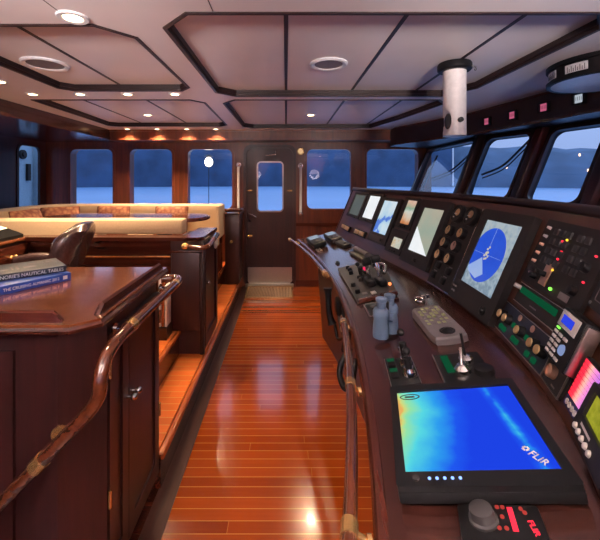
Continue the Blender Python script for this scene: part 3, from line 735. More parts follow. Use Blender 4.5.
obj('bracket', B().cyl((-.583, 2.95, 1.035), (-.635, 2.95, 1.02), .010).cyl((-.70, 2.70, 1.0), (-.70, 2.745, 1.0), .010), 'chrome', ga, world=True)
wo = thing('round_vent', 'small white oval cover on the aisle side of end cabinet', 'vent', (-.62, 3.12, .95))
obj('cover', B().sph((-.606, 3.10, .975), .055, (.28, 1.1, 1)), 'whitep', wo, world=True)
mg = thing('magazine_rack', 'pale patterned papers standing in a narrow rack behind the chart table', 'rack', (-.90, 2.5, .352))
obj('rack', B().box(-.94, -.862, 2.60, 2.735, .352, .44).box(-.94, -.935, 2.60, 2.735, .44, .62), 'mahog', mg, world=True)
for k in range(3): obj('paper', B().box(-.928 + .022 * k, -.912 + .022 * k, 2.62, 2.72, .44, .80 - .03 * k, bev=.003), 'paper' if k != 1 else 'nose', mg, world=True)

# ================================================================== DINETTE
se = thing('settee', 'cream upholstered U-shaped settee around the dinette table under back windows', 'sofa', (-2.0, 3.8, .352))
def arc(cx, cy, r, a0, a1, n=7): return [(cx + r * math.cos(math.radians(a0 + (a1 - a0) * k / n)), cy + r * math.sin(math.radians(a0 + (a1 - a0) * k / n))) for k in range(n + 1)]
def upath(off, xr, xn):
    r = .48 - off
    return [(xr, 4.70 - off)] + arc(-2.62, 4.22, r, 90, 180) + arc(-2.62, 3.45, r, 180, 270) + [(xn, 2.97 + off)]
bp = [(0, 0), (.17, 0), (.165, .30), (.14, .36), (.10, .38), (.05, .38), (.01, .36), (0, .30)]
obj('back_cushion', B().sweep([(x, y, .825 - .018 * min(1, max(0, (3.6 - y) / .5))) for x, y in upath(0, -.82, -1.565)], bp), 'cream', se, world=True)
obj('back_cushion', B().box(-1.55, -.835, 2.895, 3.04, 1.073, 1.192, bev=.014, seg=3), 'cream', se, world=True)
obj('seat_cushion', B().sweep([(x, y, .70) for x, y in upath(.17, -.84, -.90)], [(0, 0), (.42, 0), (.43, .10), (.40, .13), (.0, .13)]), 'cream', se, world=True)
obj('base', B().sweep([(x, y, .352) for x, y in upath(.02, -.84, -.90)], [(0, 0), (.52, 0), (.52, .345), (0, .345)]), 'mahogx', se, world=True)
obj('end_arm', B().box(-.835, -.80, 4.30, 4.70, .80, 1.20, bev=.015, seg=3), 'cream', se, world=True)
obj('backing', B().box(-3.1, -.84, 4.71, 4.76, .352, 1.18), 'mahogx', se, world=True)
pc = []
def pillow(p, rz, tilt, label, w=.40, h=.36):
    if not pc:
        t = thing('throw_pillow', label, 'pillow', p, group=None)
        rings = []
        for k in range(13):
            f = -1 + 2 * k / 12; z = f
            ring = []
            for j in range(24):
                a = 2 * PI * j / 24; ca, sa = math.cos(a), math.sin(a)
                e = max(.04, (1 - abs(f) ** 2.6)) ** .5
                x = (.5 * w) * math.copysign(abs(ca) ** .35, ca) * (1 - .04 * (1 - abs(f)))
                y = .075 * math.copysign(abs(sa) ** 1.0, sa) * e * (1 - abs(ca) ** 4 * .8)
                ring.append((x, y, .5 * h * f + .5 * h))
            rings.append(ring)
        obj('cushion', B().loft(rings), 'pillow', t)
        obj('piping', B().tube([(-.5 * w, 0, .01), (-.5 * w, 0, h - .01), (.5 * w, 0, h - .01), (.5 * w, 0, .01)], .006, sm=1, n=8), 'redwood', t)
        pc.append(t)
    else:
        t = dup(pc[0]); tag(t, label, 'pillow')
    t.matrix_basis = T(*p) @ RZ(rz) @ RX(tilt)
    return t
pillow((-2.735, 3.88, .835), 84, -14, 'dark red striped pillow on the left corner of the settee, partly behind another')
pillow((-2.66, 4.27, .835), 40, -14, 'reddish pillow overlapping the corner pillow at the left of the settee')
pillow((-2.13, 4.37, .835), 0, -14, 'brown patterned pillow below the middle back window')
pillow((-1.41, 4.37, .835), 0, -14, 'brown patterned pillow below the window closest to the door')
dt = thing('dining_table', 'varnished oval-ended dinette table inside the cream settee', 'table', (-1.6, 3.72, .352))
tpo = rr(-2.45, -.80, 3.40, 4.02, .28, 10)
obj('tabletop', B().prism(tpo, 1.105, 1.133).prism(inset(tpo, .012), 1.133, 1.140), 'rail', dt, world=True)
obj('edge_band', B().plate(inset(tpo, -.006), [inset(tpo, .004)], .022, T(0, 0, 1.131)), 'mahogx', dt, world=True)
for x in (-2.0, -1.25): obj('pedestal', B().lathe([(.13, .352), (.13, .37), (.07, .40), (.05, .6), (.06, .9), (.12, 1.06), (.16, 1.105)], Mx=T(x, 3.71, 0)), 'mahog', dt, world=True)

# ================================================================== STEERING CONSOLE
PBc = [0.06325752, -0.47213057, 0.99537136, 0.06856906]
PEc = [0.00365250, -0.08873836, 0.30230290, 0.01820205]
def pv(c, y): return ((c[0] * y + c[1]) * y + c[2]) * y + c[3]
Xb = lambda y: pv(PBc, y)
Xe = lambda y: pv(PEc, y)
EZ, BZ, TZ, DX = .92, 1.0, 1.42, .18
def dP(y, v): return V((Xe(y) + (Xb(y) - Xe(y)) * v, y, EZ + (BZ - EZ) * v))
def pP(y, v): return V((Xb(y) + DX * v, y, BZ + (TZ - BZ) * v))
def pS(y, v): return pP(y, v) + V((.009, 0, -.003))
def dS(y, v): return dP(y, v) + V((0, 0, -.005 * min(1, max(0, 4 * v))))
def surf_frame(fn, y, v, lift=0.):
    e = 1e-3; t = (fn(y + e, v) - fn(y - e, v)).normalized(); r = fn(y, v + .01) - fn(y, v)
    n = r.cross(t).normalized(); x = -t
    return frame(fn(y, v) + n * lift, x, n.cross(x), n)
PL = math.hypot(DX, TZ - BZ)
def clear(fn, Mf, w, h):
    inv = Mf.inverted(); y0 = Mf.translation.y; z = -.012
    for i in range(-24, 25):
        for j in range(-2, 25):
            q = inv @ fn(y0 + i * .6 / 24 * max(.15, w) , j / 22)
            if abs(q.x) <= w / 2 + .01 and abs(q.y) <= h / 2 + .01: z = max(z, q.z)
    return z + .0015
def pan(y0, y1, v0, v1, lift=.002):
    """frame, width and height of an instrument that covers this stretch of the sloping panel"""
    y, v = (y0 + y1) / 2, (v0 + v1) / 2
    e = 1e-3; s = (pP(y + e, v) - pP(y - e, v)).length / (2 * e)
    w, h = abs(y1 - y0) * s, abs(v1 - v0) * PL; Mf = surf_frame(pP, y, v, 0.)
    return Mf @ T(0, 0, clear(pS, Mf, w, h) + lift - .002), w, h
YS = [.40 + (3.58 - .40) * k / 56 for k in range(57)]
co = thing('steering_console', 'long curved dark wooden bridge console carrying screens and switches on the right', 'console', (.5, 1.9, 0))
# desk with a sloping far end
def endy(y, v): return y
dk = B(); rings = []
for y in YS:
    a, a2, b = dS(y, 0), dS(y, .25), dS(y, 1.02)
    rings.append([a, a2, b, b - V((0, 0, .04)), a - V((0, 0, .035))])
dk.loft(rings); obj('desk_top', dk, 'console', co, world=True)
ed = B(); ed.tube([dP(y, 0) + V((-.004, 0, -.016)) for y in YS], .0185, n=12, sm=1); obj('edge_trim', ed, 'mahogy', co, world=True)
pn = B(); rings = []
for y in YS:
    a, b = pS(y, 0), pS(y, 1); o = V((.035, 0, -.015))
    rings.append([a - V((0, 0, .01)), b, b + o, a + o])
pn.loft(rings); obj('instrument_panel', pn, 'panelwood', co, world=True)
tt = B(); tt.tube([pP(y, 1.0) + V((.012, 0, .004)) for y in YS], .017, n=12, sm=1); obj('top_trim', tt, 'trim', co, world=True)
bd = B(); rings = []
for y in YS[:-2]:
    rings.append([(Xe(y) + .20, y, 0), (Xe(y) + .14, y, .885), (Xb(y) + .01, y, .955), (Xb(y) + .20, y, 1.395), (Xb(y) + .30, y, 1.36), (Xb(y) + .34, y, 0)])
bd.loft(rings); obj('body', bd, 'mahog', co, world=True)
bv = B(); ye = YS[-1]
bv.loft([[pP(ye, 0) + V((-.0, 0, -.02)), pP(ye, 1.03), pP(ye, 1.03) + V((.06, 0, -.03)), pP(ye, 0) + V((.2, 0, -.02))], [q + V((0, .022, 0)) for q in (pP(ye, 0) + V((-.0, 0, -.02)), pP(ye, 1.03), pP(ye, 1.03) + V((.06, 0, -.03)), pP(ye, 0) + V((.2, 0, -.02)))]])
obj('end_cheek', bv, 'mahog', co, world=True)
# low shelf between console and windscreen
sh = B(); rings = []
for y in [.4, 1, 1.7, 2.4, 3.0, 3.6, 4.2, 4.9]:
    xw = None
    for (x0, y0), (x1, y1) in zip(WT, WT[1:]):
        if y1 <= y <= y0: xw = x0 + (x1 - x0) * (y0 - y) / (y0 - y1) + RK - .02
    x0 = Xb(min(y, 3.5)) + .36
    rings.append([(x0, y, 1.20), (xw, y, 1.20), (xw, y, 1.235), (x0, y, 1.235)])
sh.loft(rings); w_ = solo('windscreen_shelf', sh, 'console', 'low dark shelf running below the windscreen behind the console', 'shelf')

# rails along the desk edge
def railpt(y, off, z=.925): return V((Xe(y) - off, y, z))
ro = lambda y: .046 + .017 * (1.5 - y) / .9
r1 = thing('console_rail', 'long brown wooden handrail with brass collars along the near console edge', 'handrail', railpt(1.0, .045))
obj('bar', B().tube([railpt(y, ro(y)) for y in (.44, .6, .75, .9, 1.05, 1.2, 1.35, 1.48)], .0135, n=14), 'rail', r1, world=True)
for y in (.60, 1.03, 1.47):
    a, b = railpt(y - .014, ro(y)), railpt(y + .014, ro(y))
    c = obj('collar', B().cyl(a, b, .0155), 'brass', r1, world=True)
    obj('bracket', B().cyl(railpt(y, ro(y)), (Xe(y) - .028, y, .905), .006).cyl((Xe(y) - .033, y, .904), (Xe(y) - .025, y, .904), .013), 'brass', r1, world=True)
obj('end_cap', B().sph(railpt(1.485, .046), .017), 'chrome', r1, world=True)
r2 = thing('console_rail', 'shiny brown handrail with brass ends along the far console end near the door', 'handrail', railpt(2.8, .06))
rp = [railpt(2.25, .045), railpt(2.5, .055), railpt(2.8, .065), railpt(3.1, .078), railpt(3.38, .09), railpt(3.52, .10)]
obj('bar', B().tube(rp, .0135, n=14), 'rail', r2, world=True)
for y, o_ in ((2.26, .045), (2.85, .067), (3.45, .095)):
    obj('bracket', B().cyl(railpt(y, o_), (Xe(y) - .028, y, .905), .007).cyl((Xe(y) - .034, y, .904), (Xe(y) - .026, y, .904), .014), 'brass', r2, world=True)
obj('end_cap', B().cyl(railpt(2.22, .044), railpt(2.28, .046), .019), 'brass', r2, world=True)
obj('end_cap', B().cyl(railpt(3.49, .098), railpt(3.54, .101), .018), 'brass', r2, world=True)

# things hanging below the edge
hh = thing('hanging_handset', 'black handset and coiled cords hanging between the two console rails', 'handset', (.27, 1.95, .72))
x = Xe(1.95)
obj('cradle', B().box(x - .03, x + .02, 1.90, 1.98, .79, .872, bev=.008), 'blackp', hh, world=True)
obj('handset', B().tube([(x - .062, 2.03, .90), (x - .060, 2.02, .84), (x - .055, 2.01, .76), (x - .04, 2.00, .71)], lambda f: .017 + .010 * abs(2 * f - 1) ** 3), 'blackp', hh, world=True)
obj('cord', B().tube([(x - .03, 1.97, .72), (x - .02, 1.93, .66), (x, 1.86, .70), (x - .005, 1.80, .78), (x - .01, 1.82, .87)], .008), 'blackp', hh, world=True)
obj('cord', B().tube([(x - .02, 1.99, .86), (x - .01, 1.92, .74), (x - .0, 1.84, .72), (x + .01, 1.78, .86)], .007), 'darkgrey', hh, world=True)
mk_ = thing('hanging_microphone', 'black hand microphone with brass clip hanging at the end of near console rail', 'microphone', (.25, 1.68, .78))
x = Xe(1.66)
obj('body', B().box(x - .035, x - .0, 1.60, 1.66, .79, .87, bev=.012), 'blackp', mk_, world=True)
obj('clip', B().box(x - .038, x - .034, 1.63, 1.67, .85, .885), 'brass', mk_, world=True)
obj('grille', B().cyl((x - .036, 1.65, .83), (x - .040, 1.65, .83), .016), 'steel', mk_, world=True)
obj('cord', B().tube([(x - .02, 1.65, .80), (x - .03, 1.67, .72), (x - .01, 1.69, .74), (x + .01, 1.71, .86)], .007), 'blackp', mk_, world=True)
x = Xe(1.2)
hs = thing('hanging_strap', 'black looped strap hanging behind the near console rail', 'strap', (x, 1.25, .70))
obj('loop', B().tube([(x - .012, 1.38, .866), (x - .045, 1.36, .83), (x - .06, 1.34, .79), (x - .05, 1.29, .765), (x - .03, 1.27, .79), (x - .02, 1.28, .82), (x - .008, 1.30, .866)], .011), 'blackp', hs, world=True)
obj('tag', B().box(x + .0, x + .03, 1.10, 1.16, .74, .84, bev=.004), 'greyp', hs, world=True)

# ---------------- screens and switch plates on the sloping panel
def bz(t, w, h, sx0, sx1, sy0, sy1, d=.022, r=.006, name='bezel', mat='bezel'):
    return obj(name, B().plate(rr(-w / 2, w / 2, -h / 2, h / 2, r, 3), [[(sx0, sy0), (sx1, sy0), (sx1, sy1), (sx0, sy1)]], d - .002, T(0, 0, d)).box(-w / 2 + .002, w / 2 - .002, -h / 2 + .002, h / 2 - .002, .0, .0035), mat, t)
def monitor(yr, vr, ys, vs, mat, label, d=.022, extra=None):
    Mf, w, h = pan(*yr, *vr); t = thing('monitor', label, 'monitor', Mx=Mf)
    yc, vc = sum(yr) / 2, sum(vr) / 2; s = w / abs(yr[1] - yr[0])
    sx0, sx1 = -(ys[1] - yc) * s, -(ys[0] - yc) * s; sy0, sy1 = (vs[0] - vc) * PL, (vs[1] - vc) * PL
    bz(t, w, h, sx0, sx1, sy0, sy1, d)
    sc = obj('screen', B().box(sx0 - .001, sx1 + .001, sy0 - .001, sy1 + .001, .004, d - .006), mat, t)
    return t, sc, w, h, (sx0, sx1, sy0, sy1), d
def knobs(t, pts, r, hgt, z, mat='blackp', name='knob'):
    for x, y in pts: obj(name, B().lathe([(0, 0), (r, 0), (r * .92, hgt * .9), (r * .8, hgt), (0, hgt)], 18, T(x, y, z)), mat, t)
S_grey = screen('dim_screen', [(0, (.13, .15, .14)), (1, (.22, .24, .22))], .55, 6)
S_white = screen('white_screen', [(.2, (.80, .86, .90)), (.8, (1., 1., 1.))], .95, 5)
S_chart = screen('chart_screen', [(.34, (.10, .22, .75)), (.41, (.18, .35, .85)), (.44, (.50, .72, .90)), (.6, (.62, .80, .92)), (.8, (.75, .86, .93))], .85, 9, detail=4, amt=1.6)
S_sonar = screen('sonar_screen', [(.30, (.50, .14, .04)), (.42, (.75, .30, .12)), (.5, (.85, .60, .42)), (.56, (.80, .82, .74)), (.64, (.30, .50, .36)), (.75, (.85, .55, .40)), (.9, (.8, .8, .75))], .75, 14, mix=(0, 1, 0), gscale=2.4, amt=.25, offs=.56)
S_small = screen('instrument_screen', [(.35, (.75, .55, .30)), (.5, (.80, .78, .66)), (.75, (.55, .62, .50))], .7, 30)
S_map = screen('map_screen', [(.3, (.40, .58, .48)), (.5, (.55, .62, .50)), (.7, (.68, .62, .48))], .62, 6, mix=(.2, .9, 0), amt=.7)
S_radar = screen('radar_screen', [(.3, (.26, .36, .46)), (.5, (.42, .54, .64)), (.7, (.55, .64, .68))], .72, 45, detail=6, amt=1.2)
S_rblue = screen('radar_disc_blue', [(0, (.018, .075, .62)), (1, (.03, .11, .74))], .9, 20)
S_pale = screen('pale_sector', [(0, (.30, .45, .85)), (1, (.42, .55, .90))], .85, 8)
S_beige = screen('beige_mark', [(0, (.70, .62, .42)), (1, (.8, .74, .6))], .8, 60)
S_flir = None

t, *_ = monitor((2.945, 3.29), (.44, .935), (2.98, 3.255), (.495, .893), S_grey, 'dim grey screen, farthest monitor at the door end of the console')
knobs(t, [(.06, -.105), (.09, -.105)], .006, .006, .022)
t, *_ = monitor((2.65, 2.935), (.44, .955), (2.692, 2.893), (.50, .905), S_white, 'bright white screen, second monitor from the door end of console')
knobs(t, [(-.03, -.107), (.0, -.107), (.03, -.107)], .006, .006, .022)
t, sc, w, h, sr, d = monitor((2.365, 2.64), (.175, .90), (2.405, 2.61), (.325, .853), S_chart, 'tall monitor showing a pale blue nautical chart')
knobs(t, [(.07, -h / 2 + .03)], .012, .010, d); obj('control_strip', B().box(-w / 2 + .015, w / 2 - .05, -h / 2 + .012, -h / 2 + .05, d, d + .003), 'darkgrey', t)
t, *_ = monitor((2.15, 2.335), (.49, .935), (2.18, 2.295), (.555, .898), S_sonar, 'narrow screen with orange and green sonar bands')
knobs(t, [(-.02, -.088), (.03, -.088)], .008, .008, .022)
t, *_ = monitor((2.14, 2.335), (.13, .46), (2.165, 2.285), (.21, .35), S_small, 'small amber lit display below the sonar screen')
knobs(t, [(-.03, -.06), (.0, -.06), (.03, -.06)], .007, .007, .022)
t, sc, w, h, (a, b, c, e), d = monitor((1.832, 2.130), (.095, .925), (1.873, 2.078), (.255, .822), S_map, 'tall monitor with a pale green chart and white corner wedge')
obj('white_wedge', B().prism([(a, c), (b - .01, c), (a + (b - a) * .45, c + (e - c) * .28), (a, c + (e - c) * .55)], d - .006, d - .005), S_white, sc)
obj('trackball', B().box(.0, .035, -h / 2 + .022, -h / 2 + .040, d, d + .008, bev=.003), 'blackp', t)

Mf, w, h = pan(1.588, 1.802, .012, .905); gp = thing('gauge_panel', 'dark plate of round gold gauges and switches with a chrome edge', 'gauge panel', Mx=Mf)
obj('plate', B().plate(rr(-w / 2, w / 2, -h / 2, h / 2, .006), [], .006, T(0, 0, .006)), 'bezel', gp)
obj('chrome_edge', B().box(w / 2 - .004, w / 2, -h / 2, h / 2, .004, .009).box(-w / 2, w / 2, -h / 2, -h / 2 + .003, .004, .009), 'chrome', gp)
s_ = w / .214
def gxy(y, v): return (-(y - 1.695) * s_, (v - .45) * PL)
for y, v in ((1.752, .80), (1.640, .80)):
    x, yy = gxy(y, v); g_ = obj('engine_dial', B().lathe([(0, 0), (.046, 0), (.046, .018), (.041, .021), (.039, .016), (0, .016)], 32, T(x, yy, .006)), 'blackp', gp)
    obj('dial_face', B().lathe([(0, 0), (.018, 0), (.018, .0015), (0, .0015)], 20, T(x, yy + .008, .0222)), plain('dial_gold', (.40, .30, .06), .4) if False else 'gold', g_)
    obj('needle', B().box(x - .022, x + .002, yy - .002, yy + .001, .0225, .0245).sph((x - .018, yy - .018, .023), .004), 'wht', g_)
for i, (y, v) in enumerate(((1.768, .607), (1.662, .607), (1.770, .465), (1.668, .464), (1.776, .322), (1.680, .318))):
    x, yy = gxy(y, v); g_ = obj('gauge', B().lathe([(0, 0), (.029, 0), (.029, .020), (.024, .024), (.022, .019), (0, .019)], 28, T(x, yy, .006)), 'blackp', gp)
    obj('gauge_face', B().lathe([(0, 0), (.0235, 0), (.0235, .002), (0, .002)], 24, T(x, yy, .0245)), 'copper' if i == 3 else 'gold', g_)
    obj('needle', B().box(x - .001, x + .001, yy, yy + .016, .0265, .028, None), 'blackp', g_)
for y, v in ((1.752, .215), (1.655, .20), (1.764, .105), (1.668, .09)):
    x, yy = gxy(y, v); obj('rocker_switch', B().box(x - .017, x + .017, yy - .016, yy + .016, .006, .018, bev=.003), 'blackp', gp)
    obj('switch_label', B().box(x - .016, x + .016, yy + .019, yy + .024, .006, .0068), 'greyp', gp)

t, sc, w, h, (a, b, c, e), d = monitor((1.213, 1.552), (.018, .898), (1.258, 1.506), (.20, .802), S_radar, 'big radar monitor with a blue round sweep on grey map, middle of the panel', d=.026)
def disc(cx, cy, r, clip): 
    pts = []
    for k in range(60):
        q = 2 * PI * k / 60; pts.append((min(max(cx + r * math.cos(q), clip[0]), clip[1]), min(max(cy + r * math.sin(q), clip[2]), clip[3])))
    return pts
cx, cy = a + (b - a) * .40, c + (e - c) * .50
rd = obj('radar_sweep', B().prism(disc(cx, cy, .112, (a + .001, b, c + .001, e)), d - .006, d - .0054), S_rblue, sc)
obj('wedge', B().prism([(a + .004, c + .07), (cx - .02, cy - .015), (cx + .03, cy - .075), (cx - .01, c + .035), (a + .02, c + .05)], d - .0054, d - .0050), S_pale, rd)
sp2 = B()
random.seed(4)
for k in range(16): 
    q = random.random() * 6.28; r_ = random.random() * .020; sp2.box(cx + r_ * math.cos(q) - .004, cx + r_ * math.cos(q) + .004, cy + .006 + 1.4 * r_ * math.sin(q) - .004, cy + .006 + 1.4 * r_ * math.sin(q) + .004, d - .0050, d - .0046 + .0001 * k)
obj('coast_echo', sp2, S_beige, rd)
obj('heading_line', B().box(cx - .0008, cx + .0008, cy, cy + .11, d - .0050, d - .0047).box(cx - .11 if cx - .11 > a else a + .002, cx + .1, cy - .0006, cy + .0006, d - .0050, d - .0047), S_pale, rd)
for k in range(2):
    for j in range(2): obj('button', B().cyl((-w / 2 + .022 + .018 * k, -h / 2 + .030 + .020 * j, d), (-w / 2 + .022 + .018 * k, -h / 2 + .030 + .020 * j, d + .004), .0045), 'greyp', t)
obj('trackball', B().lathe([(.018, 0), (.018, .004), (.014, .006), (.011, .004), (.008, .009), (0, .012)], 20, T(w / 2 - .06, -h / 2 + .032, d)), 'blackp', t)

Mf, w, h = pan(.842, 1.165, .440, .905); al = thing('alarm_panel', 'dark alarm panel with rows of small lights and a T-handle', 'panel', Mx=Mf)
obj('plate', B().plate(rr(-w / 2, w / 2, -h / 2, h / 2, .004), [], .010, T(0, 0, .010)), 'bezel', al)
for r_ in range(4):
    for c_ in range(5):
        x = -w / 2 + .085 + .036 * c_ + (.02 if c_ > 2 else 0); y = h / 2 - .034 - .030 * r_
        obj('push_key', B().box(x - .012, x + .012, y - .010, y + .010, .010, .016, bev=.002), 'darkgrey', al)
for k in range(5): obj('toggle', B().cyl((-w / 2 + .040, h / 2 - .028 - .028 * k, .010), (-w / 2 + .037, h / 2 - .027 - .028 * k, .021), .0055, .004), 'whitep' if k < 2 else 'copper', al)
for k, (mt, n_) in enumerate((('yelled', 0), ('yelled', 1), ('redled', 1.4), ('yelled', 2), ('redled', 3), ('redled', 4.3), ('yelled', 5.4), ('yelled', 6.2))):
    obj('indicator_light', B().sph((-.012 + (.006 if k == 2 else 0) * -3, h / 2 - .030 - .018 * n_, .012), .0034, n=10), mt, al)
for x, y in ((w / 2 - .03, h / 2 - .03), (w / 2 - .03, h / 2 - .065), (w / 2 - .03, h / 2 - .135)): obj('indicator_light', B().sph((x, y, .012), .0032, n=10), 'redled', al)
for x, y in ((w / 2 - .045, h / 2 - .10), (w / 2 - .05, h / 2 - .165)): obj('dial_knob', B().lathe([(0, 0), (.014, 0), (.012, .014), (0, .016)], 16, T(x, y, .010)), 'blackp', al)
obj('handle_plate', B().box(-.052, -.012, -h / 2 + .018, -h / 2 + .085, .010, .014, bev=.002), 'copper', al)
obj('t_handle', B().cyl((-.032, -h / 2 + .05, .014), (-.036, -h / 2 + .05, .038), .008).box(-.062, -.018, -h / 2 + .042, -h / 2 + .060, .036, .050, bev=.006), 'blackp', al)
knobs(al, [(-.09, -h / 2 + .03)], .010, .016, .010)
obj('knob_ring', B().lathe([(.008, 0), (.015, 0), (.014, .006), (.008, .006)], 20, T(-.115, -h / 2 + .042, .010)), 'chrome', al)
obj('indicator_light', B().sph((.022, -h / 2 + .022, .013), .005, n=10), 'greenled', al)
obj('name_plate', B().box(w / 2 - .10, w / 2 - .055, -h / 2 + .012, -h / 2 + .030, .010, .012), 'greyp', al)

Mf, w, h = pan(.893, 1.168, .285, .425); ks = thing('key_strip', 'dark strip with a row of green push keys and chrome edges', 'switch panel', Mx=Mf)
obj('plate', B().plate(rr(-w / 2, w / 2, -h / 2, h / 2, .003), [], .006, T(0, 0, .006)), 'bezel', ks)
obj('chrome_edge', B().box(-w / 2, w / 2, h / 2 - .002, h / 2, .005, .009).box(-w / 2, w / 2, -h / 2, -h / 2 + .002, .005, .009), 'steel', ks)
for k in range(9): obj('green_key', B().box(-w / 2 + .022 + .0245 * k, -w / 2 + .040 + .0245 * k, .002, .022, .006, .012, bev=.002), 'greenkey', ks)
obj('toggle', B().cyl((-w / 2 + .010, .014, .006), (-w / 2 + .006, .016, .026), .007), 'whitep', ks)
obj('lettering', B().box(-.04, .0, -.018, -.014, .006, .0066), 'greyp', ks)
Mf, w, h = pan(.893, 1.200, .040, .250); kp = thing('rotary_switch_panel', 'navy switch panel with five gold knobs and square green keys', 'switch panel', Mx=Mf)
obj('plate', B().plate(rr(-w / 2, w / 2, -h / 2, h / 2, .003), [], .006, T(0, 0, .006)), 'navy', kp)
obj('chrome_edge', B().box(-w / 2, w / 2, h / 2 - .002, h / 2, .005, .009).box(-w / 2, w / 2, -h / 2, -h / 2 + .002, .005, .009).box(w / 2 - .002, w / 2, -h / 2, h / 2 - .03, .005, .009), 'steel', kp)
for fx_ in (.07, .20, .50, .77, .90):
    x = -w / 2 + w * fx_; k_ = obj('rotary_knob', B().lathe([(0, 0), (.017, 0), (.015, .018), (0, .018)], 20, T(x, .004, .006)), 'blackp', kp)
    obj('knob_face', B().lathe([(0, 0), (.013, 0), (.012, .003), (0, .004)], 20, T(x, .004, .024)), 'gold', k_)
for fx_, y in ((.34, .002), (.62, .002), (.12, -.030), (.20, -.030), (.42, -.030), (.49, -.030), (.72, -.031), (.84, -.031)):
    x = -w / 2 + w * fx_; obj('green_key', B().box(x - .008, x + .008, y - .008, y + .008, .006, .014, bev=.002), 'greenkey', kp)
for fx_ in (.36, .62): obj('ring_mark', B().lathe([(.007, 0), (.010, 0), (.010, .002), (.007, .002)], 18, T(-w / 2 + w * fx_, .032, .006)), 'copper', kp)
obj('lettering', B().box(-.03, .02, -.014, -.011, .006, .0066), 'greyp', kp)

Mf, w, h = pan(.764, .873, .19, .465, .008); vh = thing('radio_handset', 'black radio handset with blue lit display and white keys', 'radio', Mx=Mf)
obj('body', B().box(-w / 2, w / 2, -h / 2, h / 2, -.004, .028, bev=.005), 'blackp', vh)
obj('side_band', B().box(w / 2 - .003, w / 2 + .006, -h / 2 + .004, h / 2 - .006, -.004, .024, bev=.002), 'steel', vh)
dsf = obj('display_frame', B().box(-w / 2 + .010, w / 2 - .014, h / 2 - .046, h / 2 - .006, .028, .031, bev=.002), 'whitep', vh)
obj('display', B().box(-w / 2 + .026, w / 2 - .034, h / 2 - .036, h / 2 - .016, .031, .0325), glow('blue_display', (.03, .06, .80), .9), dsf)
for r_ in range(5):
    for c_ in range(3):
        if 1 <= r_ <= 3 and c_ == 2: continue
        x = -w / 2 + .022 + .026 * c_; y = h / 2 - .062 - .0125 * r_
        obj('key', B().box(x - .009, x + .009, y - .0038, y + .0038, .028, .0315, bev=.0012), 'whitep', vh)
obj('round_key', B().lathe([(0, 0), (.013, 0), (.011, .004), (0, .005)], 20, T(-w / 2 + .078, h / 2 - .086, .028)), glow('pale_blue_key', (.35, .45, .8), .6), vh)
obj('indicator_light', B().box(-w / 2 + .016, -w / 2 + .030, h / 2 - .0535, h / 2 - .0495, .028, .031), 'greenled', vh)
Mf, w, h = pan(.800, .893, .045, .180); kn = thing('dimmer_plate', 'small dark plate with one copper knob below the radio handset', 'switch plate', Mx=Mf)
obj('plate', B().plate(rr(-w / 2, w / 2, -h / 2, h / 2, .003), [], .006, T(0, 0, .006)), 'bezel', kn)
obj('chrome_edge', B().box(w / 2 - .002, w / 2, -h / 2, h / 2, .005, .009).box(-w / 2, w / 2, -h / 2, -h / 2 + .002, .005, .009), 'steel', kn)
obj('knob', B().lathe([(0, 0), (.017, 0), (.0155, .013), (.012, .015), (.011, .012), (0, .012)], 24, T(-.010, .006, .006)), 'copper', kn)
obj('lettering', B().box(.0, .02, -.022, -.018, .006, .0066), 'greyp', kn)

Mf, w, h = pan(.686, .755, .083, .322, .003); pk = thing('lit_keypad', 'pink and red backlit strip of keys with a dark blue foot', 'keypad', Mx=Mf)
obj('body', B().box(-w / 2 - .008, w / 2 + .006, -h / 2 - .004, h / 2 + .004, -.003, .012, bev=.003), 'blackp', pk)
S_pk = screen('pink_keys', [(.0, (1., .01, .03)), (.34, (1., .04, .08)), (.48, (1., .50, .40)), (.62, (.95, .28, .62)), (.85, (.55, .18, .75))], 1.1, 10, mix=(9, 0, 0), amt=.1, offs=.5)
for k in range(9): obj('lit_key', B().box(-w / 2, w / 2, h / 2 - .008 - .0096 * k, h / 2 - .0005 - .0096 * k, .012, .0145), S_pk, pk)
ft = obj('foot_plate', B().box(-w / 2, w / 2, -h / 2, -h / 2 + .021, .012, .014), plain('deep_blue', (.02, .02, .12), .4), pk)
for k in range(4): obj('ring_mark', B().lathe([(.004, 0), (.0062, 0), (.0062, .0015), (.004, .0015)], 14, T(-w / 2 + .012 + .0145 * k, -h / 2 + .011, .014)), 'whitep', ft)
Mf, w, h = pan(.532, .679, .070, .295, .004); yd = thing('depth_display', 'black unit with a yellow-green lit screen at the right picture edge', 'display', Mx=Mf)
bz(yd, w, h, -w / 2 + .018, w / 2 - .02, -h / 2 + .040, h / 2 - .012, .022)
obj('screen', B().box(-w / 2 + .017, w / 2 - .019, -h / 2 + .039, h / 2 - .011, .004, .016), screen('yellow_lcd', [(.3, (.36, .40, .02)), (.7, (.62, .60, .05))], .6, 60), yd)
for k in range(5): obj('button', B().lathe([(0, 0), (.0065, 0), (.005, .004), (0, .005)], 14, T(-w / 2 + .018 + .020 * k, -h / 2 + .014, .022)), 'whitep', yd)
obj('lettering', B().box(-w / 2 + .03, -w / 2 + .08, -h / 2 + .026, -h / 2 + .031, .022, .0225), 'whitep', yd)
Mf, w, h = pan(.60, .828, .52, .80); bp_ = thing('blank_panel', 'dark outlined panel at the right picture edge above the lit keypad', 'panel', Mx=Mf)
obj('plate', B().plate(rr(-w / 2, w / 2, -h / 2, h / 2, .003), [], .008, T(0, 0, .008)), 'bezel', bp_)
obj('outline', B().plate(rr(-w / 2 + .02, w / 2 - .03, -h / 2 + .02, h / 2 - .02, .006), [rr(-w / 2 + .022, w / 2 - .032, -h / 2 + .022, h / 2 - .022, .005)], .001, T(0, 0, .009)), 'greyp', bp_)
